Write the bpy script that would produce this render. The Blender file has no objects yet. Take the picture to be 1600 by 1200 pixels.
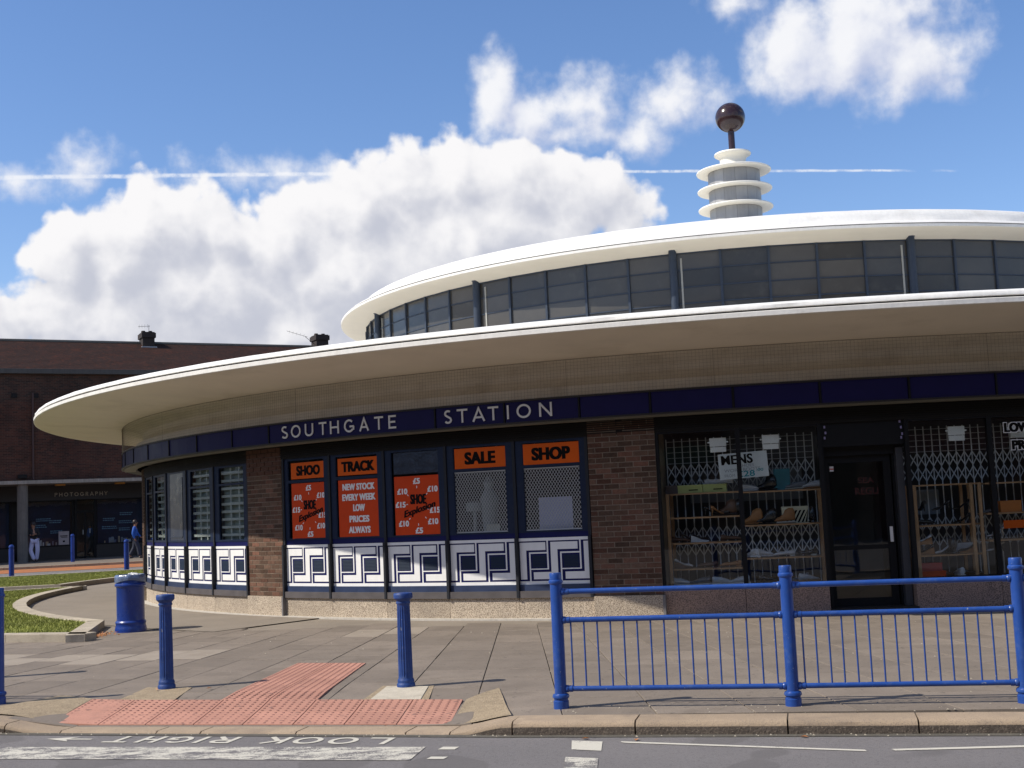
import bpy, math, random
import numpy as np
from mathutils import Matrix, Vector
R = math.radians
random.seed(7)
rng = np.random.default_rng(7)
scene = bpy.context.scene
col = scene.collection

# ------------------------------------------------------------------ camera, light, exposure
cd = bpy.data.cameras.new('camera')
cam = bpy.data.objects.new('camera', cd); col.objects.link(cam)
cd.sensor_width = 36.0
cd.lens = 36.0 * 1970.8 / 1600.0
cd.clip_start = 0.1; cd.clip_end = 5000
cam.matrix_world = Matrix.Translation((0, 0, 1.6)) @ Matrix.Rotation(R(90) + 0.09798, 4, 'X') @ Matrix.Rotation(-0.04431, 4, 'Z')
scene.camera = cam

SUN_AZ = R(-76)      # station-style angle: horizontal direction to the sun = (sin a, -cos a)
SUN_EL = R(45)
sd = bpy.data.lights.new('sun', 'SUN'); sd.energy = 4.9; sd.angle = R(0.53); sd.color = (1.0, 0.93, 0.82)
sun = bpy.data.objects.new('sun', sd); col.objects.link(sun)
S = Vector((math.sin(SUN_AZ) * math.cos(SUN_EL), -math.cos(SUN_AZ) * math.cos(SUN_EL), math.sin(SUN_EL)))
sun.rotation_euler = S.to_track_quat('Z', 'Y').to_euler()

vs = scene.view_settings
vs.view_transform = 'Standard'; vs.look = 'None'; vs.exposure = 0.12; vs.gamma = 1.0; vs.use_curve_mapping = False

world = bpy.data.worlds.new('World'); scene.world = world; world.use_nodes = True
SKY = 0.115

class NG:
    """small helper to write node graphs"""
    def __init__(s, nt): s.nt = nt
    def n(s, typ, **kw):
        nd = s.nt.nodes.new(typ)
        for k, v in kw.items(): setattr(nd, k, v)
        return nd
    def put(s, sock, v):
        if v is None: return
        if isinstance(v, bpy.types.NodeSocket): s.nt.links.new(v, sock)
        elif hasattr(v, 'outputs'): s.nt.links.new(v.outputs[0], sock)
        else:
            if isinstance(v, (tuple, list)):
                k = len(sock.default_value); v = tuple(v)[:k] + (1.0,) * (k - len(v)); sock.default_value = v
            else:
                try: sock.default_value = v
                except Exception: sock.default_value = (v, v, v) if len(sock.default_value) == 3 else (v, v, v, 1)
    def m(s, op, a, b=None, c=None, clamp=False):
        nd = s.n('ShaderNodeMath', operation=op); nd.use_clamp = clamp
        s.put(nd.inputs[0], a); s.put(nd.inputs[1], b); s.put(nd.inputs[2], c)
        return nd.outputs[0]
    def v(s, op, a, b=None):
        nd = s.n('ShaderNodeVectorMath', operation=op)
        s.put(nd.inputs[0], a); s.put(nd.inputs[1], b)
        return nd.outputs[1] if op in ('LENGTH', 'DOT_PRODUCT') else nd.outputs[0]
    def comb(s, x, y, z):
        nd = s.n('ShaderNodeCombineXYZ'); s.put(nd.inputs[0], x); s.put(nd.inputs[1], y); s.put(nd.inputs[2], z); return nd.outputs[0]
    def sep(s, a):
        nd = s.n('ShaderNodeSeparateXYZ'); s.put(nd.inputs[0], a); return nd.outputs
    def noise(s, vec, scale, detail=4, rough=0.5, dist=0.0, dim='3D'):
        nd = s.n('ShaderNodeTexNoise', noise_dimensions=dim); s.put(nd.inputs['Vector'], vec)
        nd.inputs['Scale'].default_value = scale; nd.inputs['Detail'].default_value = detail
        nd.inputs['Roughness'].default_value = rough; nd.inputs['Distortion'].default_value = dist
        return nd.outputs['Fac']
    def ramp(s, fac, lo, hi, a=0.0, b=1.0, smooth=True):
        nd = s.n('ShaderNodeMapRange'); nd.interpolation_type = 'SMOOTHSTEP' if smooth else 'LINEAR'
        s.put(nd.inputs[0], fac)
        for i, x in enumerate((lo, hi, a, b)): s.put(nd.inputs[i + 1], x)
        return nd.outputs[0]
    def mix(s, f, a, b, blend='MIX'):
        nd = s.n('ShaderNodeMix', data_type='RGBA', blend_type=blend)
        s.put(nd.inputs[0], f); s.put(nd.inputs[6], a); s.put(nd.inputs[7], b)
        return nd.outputs[2]

# clouds: (azimuth, elevation, half width, half height) in radians seen from the place
CLOUD = [(-0.3375,0.205,0.0315,0.0381),(-0.3696,0.1546,0.0406,0.0279),(-0.2715,0.223,0.0431,0.0457),(-0.2957,0.1938,0.0558,0.0558),(-0.2255,0.2186,0.0279,0.0304),(-0.1888,0.2039,0.0457,0.0431),(-0.2339,0.1696,0.0812,0.0558),(-0.1479,0.2332,0.0381,0.0355),(-0.1122,0.2376,0.0457,0.0457),(-0.0706,0.2516,0.0482,0.0406),(-0.0341,0.2604,0.0406,0.0406),(0.0071,0.2538,0.0558,0.0381),(0.0582,0.2413,0.0533,0.0381),(0.0962,0.2291,0.0279,0.0254),(-0.0259,0.2103,0.1116,0.0609),(-0.1191,0.183,0.1167,0.0609),(-0.3242,0.155,0.0761,0.0406),(-0.1903,0.1444,0.1319,0.0304)]
PUFF = [(-0.0021,0.3228,0.0193,0.0279),(0.0226,0.3047,0.0254,0.0228),(0.0594,0.3125,0.0304,0.0193),(0.0454,0.2938,0.0381,0.0152),(0.1368,0.3094,0.0315,0.0193),(0.115,0.2893,0.0203,0.0127),(0.2375,0.3398,0.0315,0.0315),(0.2814,0.3343,0.0431,0.0345),(0.3234,0.3193,0.0431,0.0244),(0.2931,0.3602,0.0482,0.0193),(0.1973,0.3754,0.0127,0.0071),(-0.3313,0.2711,0.0152,0.0112),(-0.1771,0.2685,0.0304,0.0061),(-0.1416,0.2714,0.0178,0.0071),(-0.3825,0.2547,0.0091,0.0051)]

def cloud_group():
    """in: UV (azimuth, elevation, 0); out: D cumulus field, P soft puff field"""
    gt = bpy.data.node_groups.new('cloud_field', 'ShaderNodeTree')
    gt.interface.new_socket('UV', in_out='INPUT', socket_type='NodeSocketVector')
    gt.interface.new_socket('D', in_out='OUTPUT', socket_type='NodeSocketFloat')
    gt.interface.new_socket('P', in_out='OUTPUT', socket_type='NodeSocketFloat')
    g = NG(gt)
    gi = gt.nodes.new('NodeGroupInput'); go = gt.nodes.new('NodeGroupOutput')
    uv = gi.outputs[0]
    # warp
    w1 = g.n('ShaderNodeTexNoise', noise_dimensions='2D'); g.put(w1.inputs['Vector'], uv); w1.inputs['Scale'].default_value = 22; w1.inputs['Detail'].default_value = 3
    wv = g.v('SUBTRACT', w1.outputs['Color'], (0.5, 0.5, 0.5))
    sc = g.n('ShaderNodeVectorMath', operation='SCALE'); g.put(sc.inputs[0], wv); sc.inputs['Scale'].default_value = 0.03
    uw = g.v('ADD', uv, sc.outputs[0])
    def field(blobs, grow=1.0):
        acc = None
        for (a, e, ra, re) in blobs:
            d = g.v('SUBTRACT', uw, (a, e, 0.0))
            d = g.v('MULTIPLY', d, (1 / (ra * grow), 1 / (re * grow), 0.0))
            l = g.v('LENGTH', d)
            f = g.m('SUBTRACT', 1.0, l)
            f = g.m('MULTIPLY', f, min(1.0, re / 0.045))
            if acc is None: acc = f
            else:
                acc = g.m('SMOOTH_MAX', acc, f, 0.12)
        return acc
    n1 = g.noise(uv, 24, 7, 0.56, 0.0, '2D')
    # billows: inverted smooth voronoi gives cauliflower lumps
    def vor(scale):
        v = g.n('ShaderNodeTexVoronoi', feature='SMOOTH_F1', voronoi_dimensions='2D'); g.put(v.inputs['Vector'], uw); v.inputs['Scale'].default_value = scale
        v.inputs['Smoothness'].default_value = 0.35
        return g.m('SUBTRACT', 0.5, v.outputs['Distance'])
    b = g.m('ADD', g.m('MULTIPLY', vor(30), 0.38), g.m('MULTIPLY', vor(75), 0.17))
    b = g.m('ADD', b, g.m('MULTIPLY', g.m('SUBTRACT', n1, 0.5), 0.62))
    g.put(go.inputs[0], g.m('ADD', field(CLOUD), b))
    n2 = g.noise(uv, 30, 7, 0.56, 0.0, '2D')
    b2 = g.m('ADD', g.m('MULTIPLY', g.m('SUBTRACT', n2, 0.5), 0.85), g.m('MULTIPLY', vor(60), 0.12))
    g.put(go.inputs[1], g.m('ADD', field(PUFF, 1.15), g.m('ADD', b2, 0.12)))
    return gt

def build_world():
    nt = world.node_tree; nt.nodes.clear(); g = NG(nt)
    out = g.n('ShaderNodeOutputWorld'); bg = g.n('ShaderNodeBackground')
    sky = g.n('ShaderNodeTexSky', sky_type='NISHITA')
    sky.sun_disc = False; sky.sun_elevation = SUN_EL
    sky.sun_rotation = math.atan2(S.x, S.y)
    sky.altitude = 40; sky.air_density = 1.0; sky.dust_density = 0.4; sky.ozone_density = 3.5
    hs = g.n('ShaderNodeHueSaturation'); hs.inputs['Saturation'].default_value = 1.12; hs.inputs['Value'].default_value = 1.22
    nt.links.new(sky.outputs[0], hs.inputs['Color'])
    tc = g.n('ShaderNodeTexCoord').outputs['Generated']
    x, y, z = g.sep(tc)[:3]
    az = g.m('ARCTAN2', x, y); el = g.m('ARCSINE', z)
    uv = g.comb(az, el, 0.0)
    cg = cloud_group()
    def field(v):
        nd = g.n('ShaderNodeGroup'); nd.node_tree = cg; g.put(nd.inputs[0], v); return nd.outputs
    f0 = field(uv)
    f1 = field(g.v('ADD', uv, (-0.012, 0.016, 0.0)))
    aD = g.ramp(f0[0], -0.02, 0.20)
    aP = g.ramp(f0[1], -0.12, 0.50, 0.0, 0.95)
    # shading: lit where the field thins towards the sun (upper left)
    sh = g.m('SUBTRACT', f0[0], f1[0])
    thick = g.ramp(f0[0], 0.1, 1.0)
    nz = g.noise(uv, 17, 7, 0.6, 0.0, '2D')
    lit = g.m('ADD', g.m('MULTIPLY', sh, 1.25), 0.84)
    lit = g.m('SUBTRACT', lit, g.m('MULTIPLY', thick, 0.38))
    lit = g.m('ADD', lit, g.m('MULTIPLY', g.m('SUBTRACT', nz, 0.5), 0.95))
    lowel = g.ramp(el, 0.15, 0.23, 0.22, 0.0)
    lit = g.m('SUBTRACT', lit, lowel)
    lit = g.ramp(lit, -0.05, 1.30)
    cD = g.mix(lit, (0.52 / SKY, 0.54 / SKY, 0.62 / SKY, 1), (0.88 / SKY, 0.87 / SKY, 0.88 / SKY, 1))
    sh2 = g.m('SUBTRACT', f0[1], f1[1])
    l2 = g.ramp(g.m('ADD', g.m('MULTIPLY', sh2, 0.8), 0.62), 0.1, 1.0)
    cP = g.mix(l2, (0.50 / SKY, 0.55 / SKY, 0.72 / SKY, 1), (0.88 / SKY, 0.88 / SKY, 0.90 / SKY, 1))
    # scattered cumulus over the rest of the sky, away from the view
    gen = g.noise(g.v('MULTIPLY', tc, (1.0, 1.0, 1.9)), 2.6, 5, 0.58, 0.0)
    away = g.m('MAXIMUM', g.ramp(g.m('ABSOLUTE', az), 0.42, 0.6), g.ramp(el, 0.42, 0.55))
    up = g.ramp(el, 0.0, 0.05)
    aG = g.m('MULTIPLY', g.m('MULTIPLY', g.ramp(gen, 0.52, 0.62), away), up)
    cG = g.mix(g.ramp(gen, 0.55, 0.75), (0.85 / SKY, 0.85 / SKY, 0.86 / SKY, 1), (0.6 / SKY, 0.62 / SKY, 0.7 / SKY, 1))
    # contrail: el as a smooth curve of az
    mid = g.m('ADD', 0.2667, g.m('MULTIPLY', g.m('POWER', g.m('ADD', az, 0.13), 2.0), -0.135))
    mid = g.m('ADD', mid, g.m('MULTIPLY', g.m('SUBTRACT', g.noise(uv, 60, 2, dim='2D'), 0.5), 0.0014))
    dd = g.m('ABSOLUTE', g.m('SUBTRACT', el, mid))
    wob = g.noise(uv, 110, 4, 0.65, dim='2D')
    wdt = g.ramp(az, -0.39, 0.33, 0.0021, 0.0011, False)
    aT = g.ramp(g.m('DIVIDE', dd, wdt), 0.25, 1.15, 1.0, 0.0)
    aT = g.m('MULTIPLY', aT, g.ramp(wob, 0.3, 0.62, 0.3, 0.95))
    ends = g.m('MULTIPLY', g.ramp(az, 0.30, 0.325, 1.0, 0.0), g.ramp(az, -0.6, -0.4))
    ends = g.m('ADD', ends, g.m('MULTIPLY', g.m('MULTIPLY', g.ramp(az, 0.332, 0.34), g.ramp(az, 0.345, 0.355, 1.0, 0.0)), 0.35))
    aT = g.m('MULTIPLY', aT, g.m('MULTIPLY', ends, 0.72))
    tint = g.mix(1.0, hs.outputs[0], (1.06, 0.985, 1.05, 1), 'MULTIPLY')
    c = g.mix(g.m('MULTIPLY', aG, 0.9), tint, cG)
    c = g.mix(aT, c, (0.86 / SKY, 0.88 / SKY, 0.92 / SKY, 1))
    c = g.mix(aP, c, cP)
    c = g.mix(aD, c, cD)
    g.put(bg.inputs['Color'], c); bg.inputs['Strength'].default_value = SKY
    nt.links.new(bg.outputs[0], out.inputs[0])
build_world()
world.cycles.sampling_method = 'MANUAL'; world.cycles.sample_map_resolution = 1024
scene.cycles.max_bounces = 8; scene.cycles.transparent_max_bounces = 16
scene.cycles.sample_clamp_indirect = 6.0

# ------------------------------------------------------------------ materials
MATS = {}
def mat(name, base, rough=0.6, var=0.12, scale=6.0, spec=0.5, metal=0.0, bump=0.0, bscale=40.0, inst=0.0, streak=0.0, speck=None, coat=0.0, hue=None, dirt=None, spots=None):
    """base colour broken by two noises; inst = brightness spread between objects; speck = (scale, colour, amount)"""
    if name in MATS: return MATS[name]
    m = bpy.data.materials.new(name); m.use_nodes = True; nt = m.node_tree; nt.nodes.clear(); g = NG(nt)
    o = g.n('ShaderNodeOutputMaterial'); p = g.n('ShaderNodeBsdfPrincipled'); nt.links.new(p.outputs[0], o.inputs[0])
    tc = g.n('ShaderNodeTexCoord').outputs['Object']
    oi = g.n('ShaderNodeObjectInfo')
    if inst or hue: tc = g.v('ADD', tc, g.v('MULTIPLY', g.comb(oi.outputs['Random'], oi.outputs['Random'], oi.outputs['Random']), (37.0, 11.0, 5.0)))
    n = g.noise(tc, scale, 6, 0.6)
    c = tuple(base) + (1,)
    k = g.ramp(n, 0.25, 0.75, 1 - var, 1 + var, False)
    if streak:
        n2 = g.noise(g.v('MULTIPLY', tc, (9.0, 9.0, 0.6)), 2.0, 4, 0.6)
        k = g.m('MULTIPLY', k, g.ramp(n2, 0.3, 0.75, 1.0, 1 - streak, False))
    if inst: k = g.m('MULTIPLY', k, g.ramp(oi.outputs['Random'], 0, 1, 1 - inst, 1 + inst, False))
    cc = c
    if hue:
        wn = g.n('ShaderNodeTexWhiteNoise', noise_dimensions='1D'); g.put(wn.inputs['W'], g.m('MULTIPLY', oi.outputs['Random'], 91.7))
        cc = g.mix(g.ramp(wn.outputs['Value'], 0.35, 1.0), c, tuple(hue) + (1,))
    nd = g.n('ShaderNodeVectorMath', operation='SCALE'); g.put(nd.inputs[0], cc); g.put(nd.inputs['Scale'], k)
    cc = nd.outputs[0]
    if speck:
        ns = g.noise(tc, speck[0], 2, 0.5)
        cc = g.mix(g.ramp(ns, *(speck[3] if len(speck) > 3 else (0.52, 0.68)), 0.0, speck[2]), cc, tuple(speck[1]) + (1,))
    if dirt:
        ns = g.noise(tc, dirt[0], 5, 0.65)
        cc = g.mix(g.ramp(ns, 0.5, 0.72, 0.0, dirt[2]), cc, tuple(dirt[1]) + (1,))
    if spots:
        ns = g.noise(g.v('ADD', tc, (5.3, 1.7, 9.1)), spots[0], 1, 0.4)
        cc = g.mix(g.ramp(ns, spots[3], spots[3] + .02, 0.0, spots[2]), cc, tuple(spots[1]) + (1,))
    g.put(p.inputs['Base Color'], cc)
    g.put(p.inputs['Roughness'], g.ramp(n, 0.2, 0.8, max(0.02, rough - 0.08), min(1.0, rough + 0.08), False))
    p.inputs['Metallic'].default_value = metal
    p.inputs['Specular IOR Level'].default_value = spec
    if coat: p.inputs['Coat Weight'].default_value = coat; p.inputs['Coat Roughness'].default_value = 0.08
    if bump:
        b = g.n('ShaderNodeBump'); b.inputs['Strength'].default_value = min(1.0, bump); b.inputs['Distance'].default_value = 0.01
        g.put(b.inputs['Height'], g.noise(tc, bscale, 5, 0.6)); nt.links.new(b.outputs[0], p.inputs['Normal'])
    MATS[name] = m; return m

def glass_mat(name, tint=(0.95, 0.97, 0.96), rough=0.0):
    if name in MATS: return MATS[name]
    m = bpy.data.materials.new(name); m.use_nodes = True; nt = m.node_tree; nt.nodes.clear(); g = NG(nt)
    o = g.n('ShaderNodeOutputMaterial'); t = g.n('ShaderNodeBsdfTransparent'); gl = g.n('ShaderNodeBsdfGlossy')
    gl.inputs['Roughness'].default_value = rough; t.inputs[0].default_value = tuple(tint) + (1,)
    fr = g.n('ShaderNodeFresnel'); fr.inputs[0].default_value = 1.5
    mx = g.n('ShaderNodeMixShader')
    # very slight waviness
    b = g.n('ShaderNodeBump'); b.inputs['Strength'].default_value = 0.05; b.inputs['Distance'].default_value = 0.02
    g.put(b.inputs['Height'], g.noise(g.n('ShaderNodeTexCoord').outputs['Object'], 2.0, 2)); nt.links.new(b.outputs[0], gl.inputs['Normal'])
    geo = g.n('ShaderNodeNewGeometry')
    g.put(mx.inputs[0], g.m('MULTIPLY', g.m('MULTIPLY', fr.outputs[0], 1.5, clamp=True), g.m('SUBTRACT', 1.0, geo.outputs['Backfacing']))); nt.links.new(t.outputs[0], mx.inputs[1]); nt.links.new(gl.outputs[0], mx.inputs[2])
    nt.links.new(mx.outputs[0], o.inputs[0]); MATS[name] = m; return m

M_white = mat('white_render', (0.80, 0.79, 0.75), 0.55, 0.03, 3, bump=0.5, bscale=16, streak=0.10, dirt=(1.6, (0.46, 0.43, 0.38), 0.28))
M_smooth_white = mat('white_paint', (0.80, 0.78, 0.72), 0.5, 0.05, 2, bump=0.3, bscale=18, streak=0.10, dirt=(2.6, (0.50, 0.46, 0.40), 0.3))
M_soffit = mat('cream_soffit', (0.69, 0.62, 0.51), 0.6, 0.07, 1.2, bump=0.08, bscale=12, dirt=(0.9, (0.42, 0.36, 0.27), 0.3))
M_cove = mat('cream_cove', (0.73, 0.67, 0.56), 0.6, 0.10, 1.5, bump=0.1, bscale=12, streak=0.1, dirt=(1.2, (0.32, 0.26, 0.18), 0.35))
M_groove = mat('groove_dark', (0.16, 0.15, 0.15), 0.8)
M_blue_tile = mat('blue_enamel', (0.012, 0.010, 0.062), 0.42, 0.1, 5, spec=0.12)
M_black = mat('black_trim', (0.007, 0.007, 0.008), 0.55, 0.2, 6, spec=0.2)
M_dkbrown = mat('dark_bronze', (0.028, 0.024, 0.022), 0.5, 0.2, 8, spec=.25)
M_navy = mat('navy_frame', (0.008, 0.016, 0.042), 0.42, 0.15, 6, spec=.22, dirt=(9, (0.03, 0.04, 0.06), 0.3))
M_navyp = mat('navy_panel', (0.008, 0.010, 0.075), 0.5, 0.1, 6, spec=.15)
M_steelblue = mat('slate_blue_frame', (0.035, 0.048, 0.072), 0.5, 0.12, 8, spec=.3)
M_louvre = mat('teal_louvre', (0.012, 0.022, 0.042), 0.55, 0.15, 10, spec=.2)
M_wpanel = mat('white_enamel', (0.82, 0.82, 0.80), 0.35, 0.03, 5, streak=0.05)
M_letter = mat('pale_letter', (0.62, 0.62, 0.60), 0.5, 0.05)
M_brick = mat('station_brick', (0.12, 0.075, 0.053), 0.9, 0.28, 30, bump=0.6, bscale=90, inst=0.40, hue=(0.148, 0.075, 0.052), spec=0.12, streak=0.2)
M_mortar = mat('mortar', (0.25, 0.20, 0.15), 0.95, 0.2, 20, bump=0.4, bscale=120, spec=0.1)
M_granite = mat('plinth_granite', (0.50, 0.42, 0.32), 0.8, 0.14, 4, speck=(85, (0.15, 0.11, 0.08), 0.95, (0.44, 0.62)), inst=0.12, bump=0.2, bscale=150, dirt=(2.5, (0.24, 0.2, 0.16), 0.35))
M_granite2 = mat('plinth_granite_pink', (0.30, 0.20, 0.155), 0.7, 0.12, 4, speck=(85, (0.08, 0.055, 0.045), 0.9, (0.44, 0.62)), inst=0.1, bump=0.2, bscale=150, dirt=(2.5, (0.14, 0.1, 0.09), 0.4))
M_glass = glass_mat('window_glass')
M_frost = mat('clerestory_glass', (0.060, 0.056, 0.050), 0.16, 0.16, 1.6, spec=0.42, inst=0.32, dirt=(3.0, (0.10, 0.095, 0.085), 0.4))
M_dark = mat('dark_interior', (0.03, 0.028, 0.027), 0.9, 0.2, 3)
M_room = mat('shop_interior', (0.10, 0.10, 0.105), 0.9, 0.2, 2)
M_chrome = mat('zinc_band', (0.36, 0.36, 0.36), 0.5, 0.08, 6, metal=0.35, inst=0.10, streak=0.12)
M_sphere = mat('maroon_enamel', (0.030, 0.014, 0.016), 0.20, 0.1, 3, spec=0.45, coat=0.15)
M_orange = mat('orange_card', (0.68, 0.105, 0.008), 0.5, 0.05, 6, spec=.12)
M_red = mat('red_poster', (0.60, 0.058, 0.010), 0.5, 0.06, 6, spec=.12)
M_ink = mat('black_ink', (0.008, 0.007, 0.007), 0.8, 0.02, spec=.1)
M_wink = mat('white_print', (0.78, 0.76, 0.74), 0.5, 0.03)
M_meshw = mat('galvanised_mesh', (0.46, 0.47, 0.46), 0.5, 0.1, 20, metal=0.2)
M_grille = mat('grille_white', (0.60, 0.62, 0.66), 0.5, 0.15, 12)
M_wood = mat('pine_shelf', (0.42, 0.24, 0.12), 0.5, 0.2, 10, streak=0.25)
M_blue = mat('blue_gloss_paint', (0.014, 0.060, 0.27), 0.32, 0.16, 5, spec=0.5, bump=0.15, bscale=25, dirt=(14, (0.08, 0.13, 0.26), 0.35), spots=(38, (0.30, 0.33, 0.36), 0.6, 0.76))
M_blue2 = mat('blue_gloss_paint_bin', (0.010, 0.038, 0.22), 0.3, 0.16, 4, spec=0.5, bump=0.1, bscale=20, dirt=(10, (0.06, 0.08, 0.17), 0.35))
M_blue3 = mat('blue_paint_weathered', (0.016, 0.050, 0.20), 0.5, 0.2, 9, spec=0.4, bump=0.2, bscale=40, dirt=(20, (0.08, 0.11, 0.2), 0.4), spots=(30, (0.22, 0.24, 0.26), 0.7, 0.73))

# ------------------------------------------------------------------ mesh helpers
class MB:
    def __init__(s): s.v = []; s.f = []; s.mi = []
    def add(s, vs_, fs, mi=0):
        o = len(s.v); s.v += [tuple(p) for p in vs_]; s.f += [tuple(i + o for i in f) for f in fs]; s.mi += [mi] * len(fs); return s
    def box(s, c, d, rz=0.0, mi=0, M=None):
        x, y, z = d[0] / 2, d[1] / 2, d[2] / 2
        pts = [Vector((a * x, b * y, e * z)) for e in (-1, 1) for b in (-1, 1) for a in (-1, 1)]
        rot = Matrix.Rotation(rz, 3, 'Z') if rz else None
        out = []
        for p in pts:
            if rot: p = rot @ p
            p = p + Vector(c)
            if M is not None: p = M @ p
            out.append(p)
        return s.add(out, [(0, 2, 3, 1), (4, 5, 7, 6), (0, 1, 5, 4), (2, 6, 7, 3), (0, 4, 6, 2), (1, 3, 7, 5)], mi)
    def span(s, x0, x1, y0, y1, z0, z1, mi=0):
        return s.box(((x0 + x1) / 2, (y0 + y1) / 2, (z0 + z1) / 2), (x1 - x0, y1 - y0, z1 - z0), 0, mi)
    def bar(s, a, b, r, n=8, r2=None, mi=0, caps=True):
        a = Vector(a); b = Vector(b); d = (b - a).normalized(); r2 = r if r2 is None else r2
        u = d.orthogonal().normalized(); w = d.cross(u)
        vv = []
        for p, rr in ((a, r), (b, r2)):
            for i in range(n):
                t = 2 * math.pi * i / n; vv.append(p + rr * (math.cos(t) * u + math.sin(t) * w))
        fs = [(i, (i + 1) % n, n + (i + 1) % n, n + i) for i in range(n)]
        if caps: fs += [tuple(range(n - 1, -1, -1)), tuple(range(n, 2 * n))]
        return s.add(vv, fs, mi)
    def strap(s, a, b, w, t, up=(0, 1, 0), mi=0):
        """flat bar from a to b, width w in the plane, thickness t along up"""
        a = Vector(a); b = Vector(b); d = (b - a).normalized(); up = Vector(up); sd_ = d.cross(up).normalized()
        vv = [p + sx * sd_ * w / 2 + sy * up * t / 2 for p in (a, b) for sy in (-1, 1) for sx in (-1, 1)]
        return s.add(vv, [(0, 1, 3, 2), (4, 6, 7, 5), (0, 4, 5, 1), (2, 3, 7, 6), (0, 2, 6, 4), (1, 5, 7, 3)], mi)
    def lathe(s, prof, n=24, c=(0, 0, 0), mi=0, a0=0.0, a1=None, capb=False, capt=False, fn=None):
        full = a1 is None; a1 = 2 * math.pi if full else a1
        m = n if full else n + 1; vv = []
        for (r, z) in prof:
            for i in range(m):
                t = a0 + (a1 - a0) * i / n
                rr = fn(r, z, t) if fn else r
                vv.append((c[0] + rr * math.sin(t), c[1] - rr * math.cos(t), c[2] + z))
        fs = []
        for j in range(len(prof) - 1):
            for i in range(n):
                k = (i + 1) % m
                fs.append((j * m + i, j * m + k, (j + 1) * m + k, (j + 1) * m + i))
        if capb: fs.append(tuple(range(m - 1, -1, -1)))
        if capt: fs.append(tuple((len(prof) - 1) * m + i for i in range(m)))
        return s.add(vv, fs, mi)
    def sphere(s, c, r, nu=16, nv=10, sc=(1, 1, 1), mi=0):
        prof = [(max(1e-4, math.sin(math.pi * j / nv)), -math.cos(math.pi * j / nv)) for j in range(nv + 1)]
        o = len(s.v); s.lathe(prof, nu, mi=mi)
        for i in range(o, len(s.v)):
            p = s.v[i]; s.v[i] = (c[0] + p[0] * r * sc[0], c[1] + p[1] * r * sc[1], c[2] + p[2] * r * sc[2])
        return s
    def quadslab(s, q, z0, z1, mi=0, bev=0.004):
        """slab over a convex polygon q (list of (x,y) or (x,y,z)); top inset by bev"""
        n = len(q); cx = sum(p[0] for p in q) / n; cy = sum(p[1] for p in q) / n
        def zz(p): return p[2] if len(p) > 2 else 0.0
        def ins(p, k):
            dx, dy = cx - p[0], cy - p[1]; l = math.hypot(dx, dy); return (p[0] + dx / l * k, p[1] + dy / l * k)
        vv = [(p[0], p[1], zz(p) + z0) for p in q] + [(p[0], p[1], zz(p) + z1 - bev) for p in q] + [ins(p, bev * 1.6) + (zz(p) + z1,) for p in q]
        fs = []
        for k in (0, n):
            for i in range(n): j = (i + 1) % n; fs.append((k + i, k + j, k + n + j, k + n + i))
        fs.append(tuple(2 * n + i for i in range(n)))
        return s.add(vv, fs, mi)
    def mesh(s, name, mats, smooth=None):
        me = bpy.data.meshes.new(name); me.from_pydata(s.v, [], s.f)
        for m in (mats if isinstance(mats, (list, tuple)) else [mats]): me.materials.append(m)
        if any(s.mi): me.polygons.foreach_set('material_index', s.mi)
        me.update()
        if smooth is not None:
            me.polygons.foreach_set('use_smooth', [True] * len(me.polygons)); me.set_sharp_from_angle(angle=R(smooth))
        return me
    def build(s, name, mats, parent=None, smooth=None, loc=None, rz=None):
        return put(name, s.mesh(name, mats, smooth), parent, loc, rz)

def put(name, me, parent=None, loc=None, rz=None, label=None):
    o = bpy.data.objects.new(name, me); col.objects.link(o)
    if parent: o.parent = parent
    if loc is not None: o.location = loc
    if rz is not None: o.rotation_euler = (0, 0, rz) if not isinstance(rz, tuple) else rz
    if label: o['label'] = label
    return o
def thing(name, label, cat, loc=(0, 0, 0), rz=0, group=None, me=None):
    o = put(name, me, None, loc, rz); o['label'] = label; o['category'] = cat
    if group: o['group'] = group
    return o
def struct(o): o['kind'] = 'structure'; return o
def stuff(o): o['kind'] = 'stuff'; return o
def kids(o): return [c for c in bpy.data.objects if c.parent == o]
def copy_tree(o, loc=None, rz=None, label=None):
    def rec(a, par):
        c = a.copy(); col.objects.link(c)
        if par: c.parent = par
        for ch in list(a.children): rec(ch, c)
        return c
    c = rec(o, None)
    if loc is not None: c.location = loc
    if rz is not None: c.rotation_euler = (0, 0, rz)
    if label: c['label'] = label
    return c

def text_mesh(s_, w, h, mat_, bold=0.0, depth=0.001, shear=0.0, name='lettering', center=True):
    """text in the local XZ plane facing -Y, scaled to exactly w x h"""
    cu = bpy.data.curves.new('t', 'FONT'); cu.body = s_; cu.size = 1.0; cu.offset = bold; cu.shear = shear
    cu.resolution_u = 4; cu.extrude = 0.0; cu.space_character = 1.0 + bold * 1.6
    o = bpy.data.objects.new('t', cu); col.objects.link(o)
    me = bpy.data.meshes.new_from_object(o)
    bpy.data.objects.remove(o); bpy.data.curves.remove(cu)
    n = len(me.vertices); a = np.zeros(n * 3); me.vertices.foreach_get('co', a); a = a.reshape(-1, 3)
    mn = a.min(0); mx = a.max(0); sz = mx - mn; sz[sz == 0] = 1
    b = np.zeros_like(a)
    cx = (mn[0] + mx[0]) / 2 if center else mn[0]; cz = (mn[1] + mx[1]) / 2
    b[:, 0] = (a[:, 0] - cx) / sz[0] * w
    b[:, 2] = (a[:, 1] - cz) / sz[1] * h
    me.vertices.foreach_set('co', b.ravel()); me.name = name
    me.materials.clear(); me.materials.append(mat_); me.update()
    return me
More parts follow.
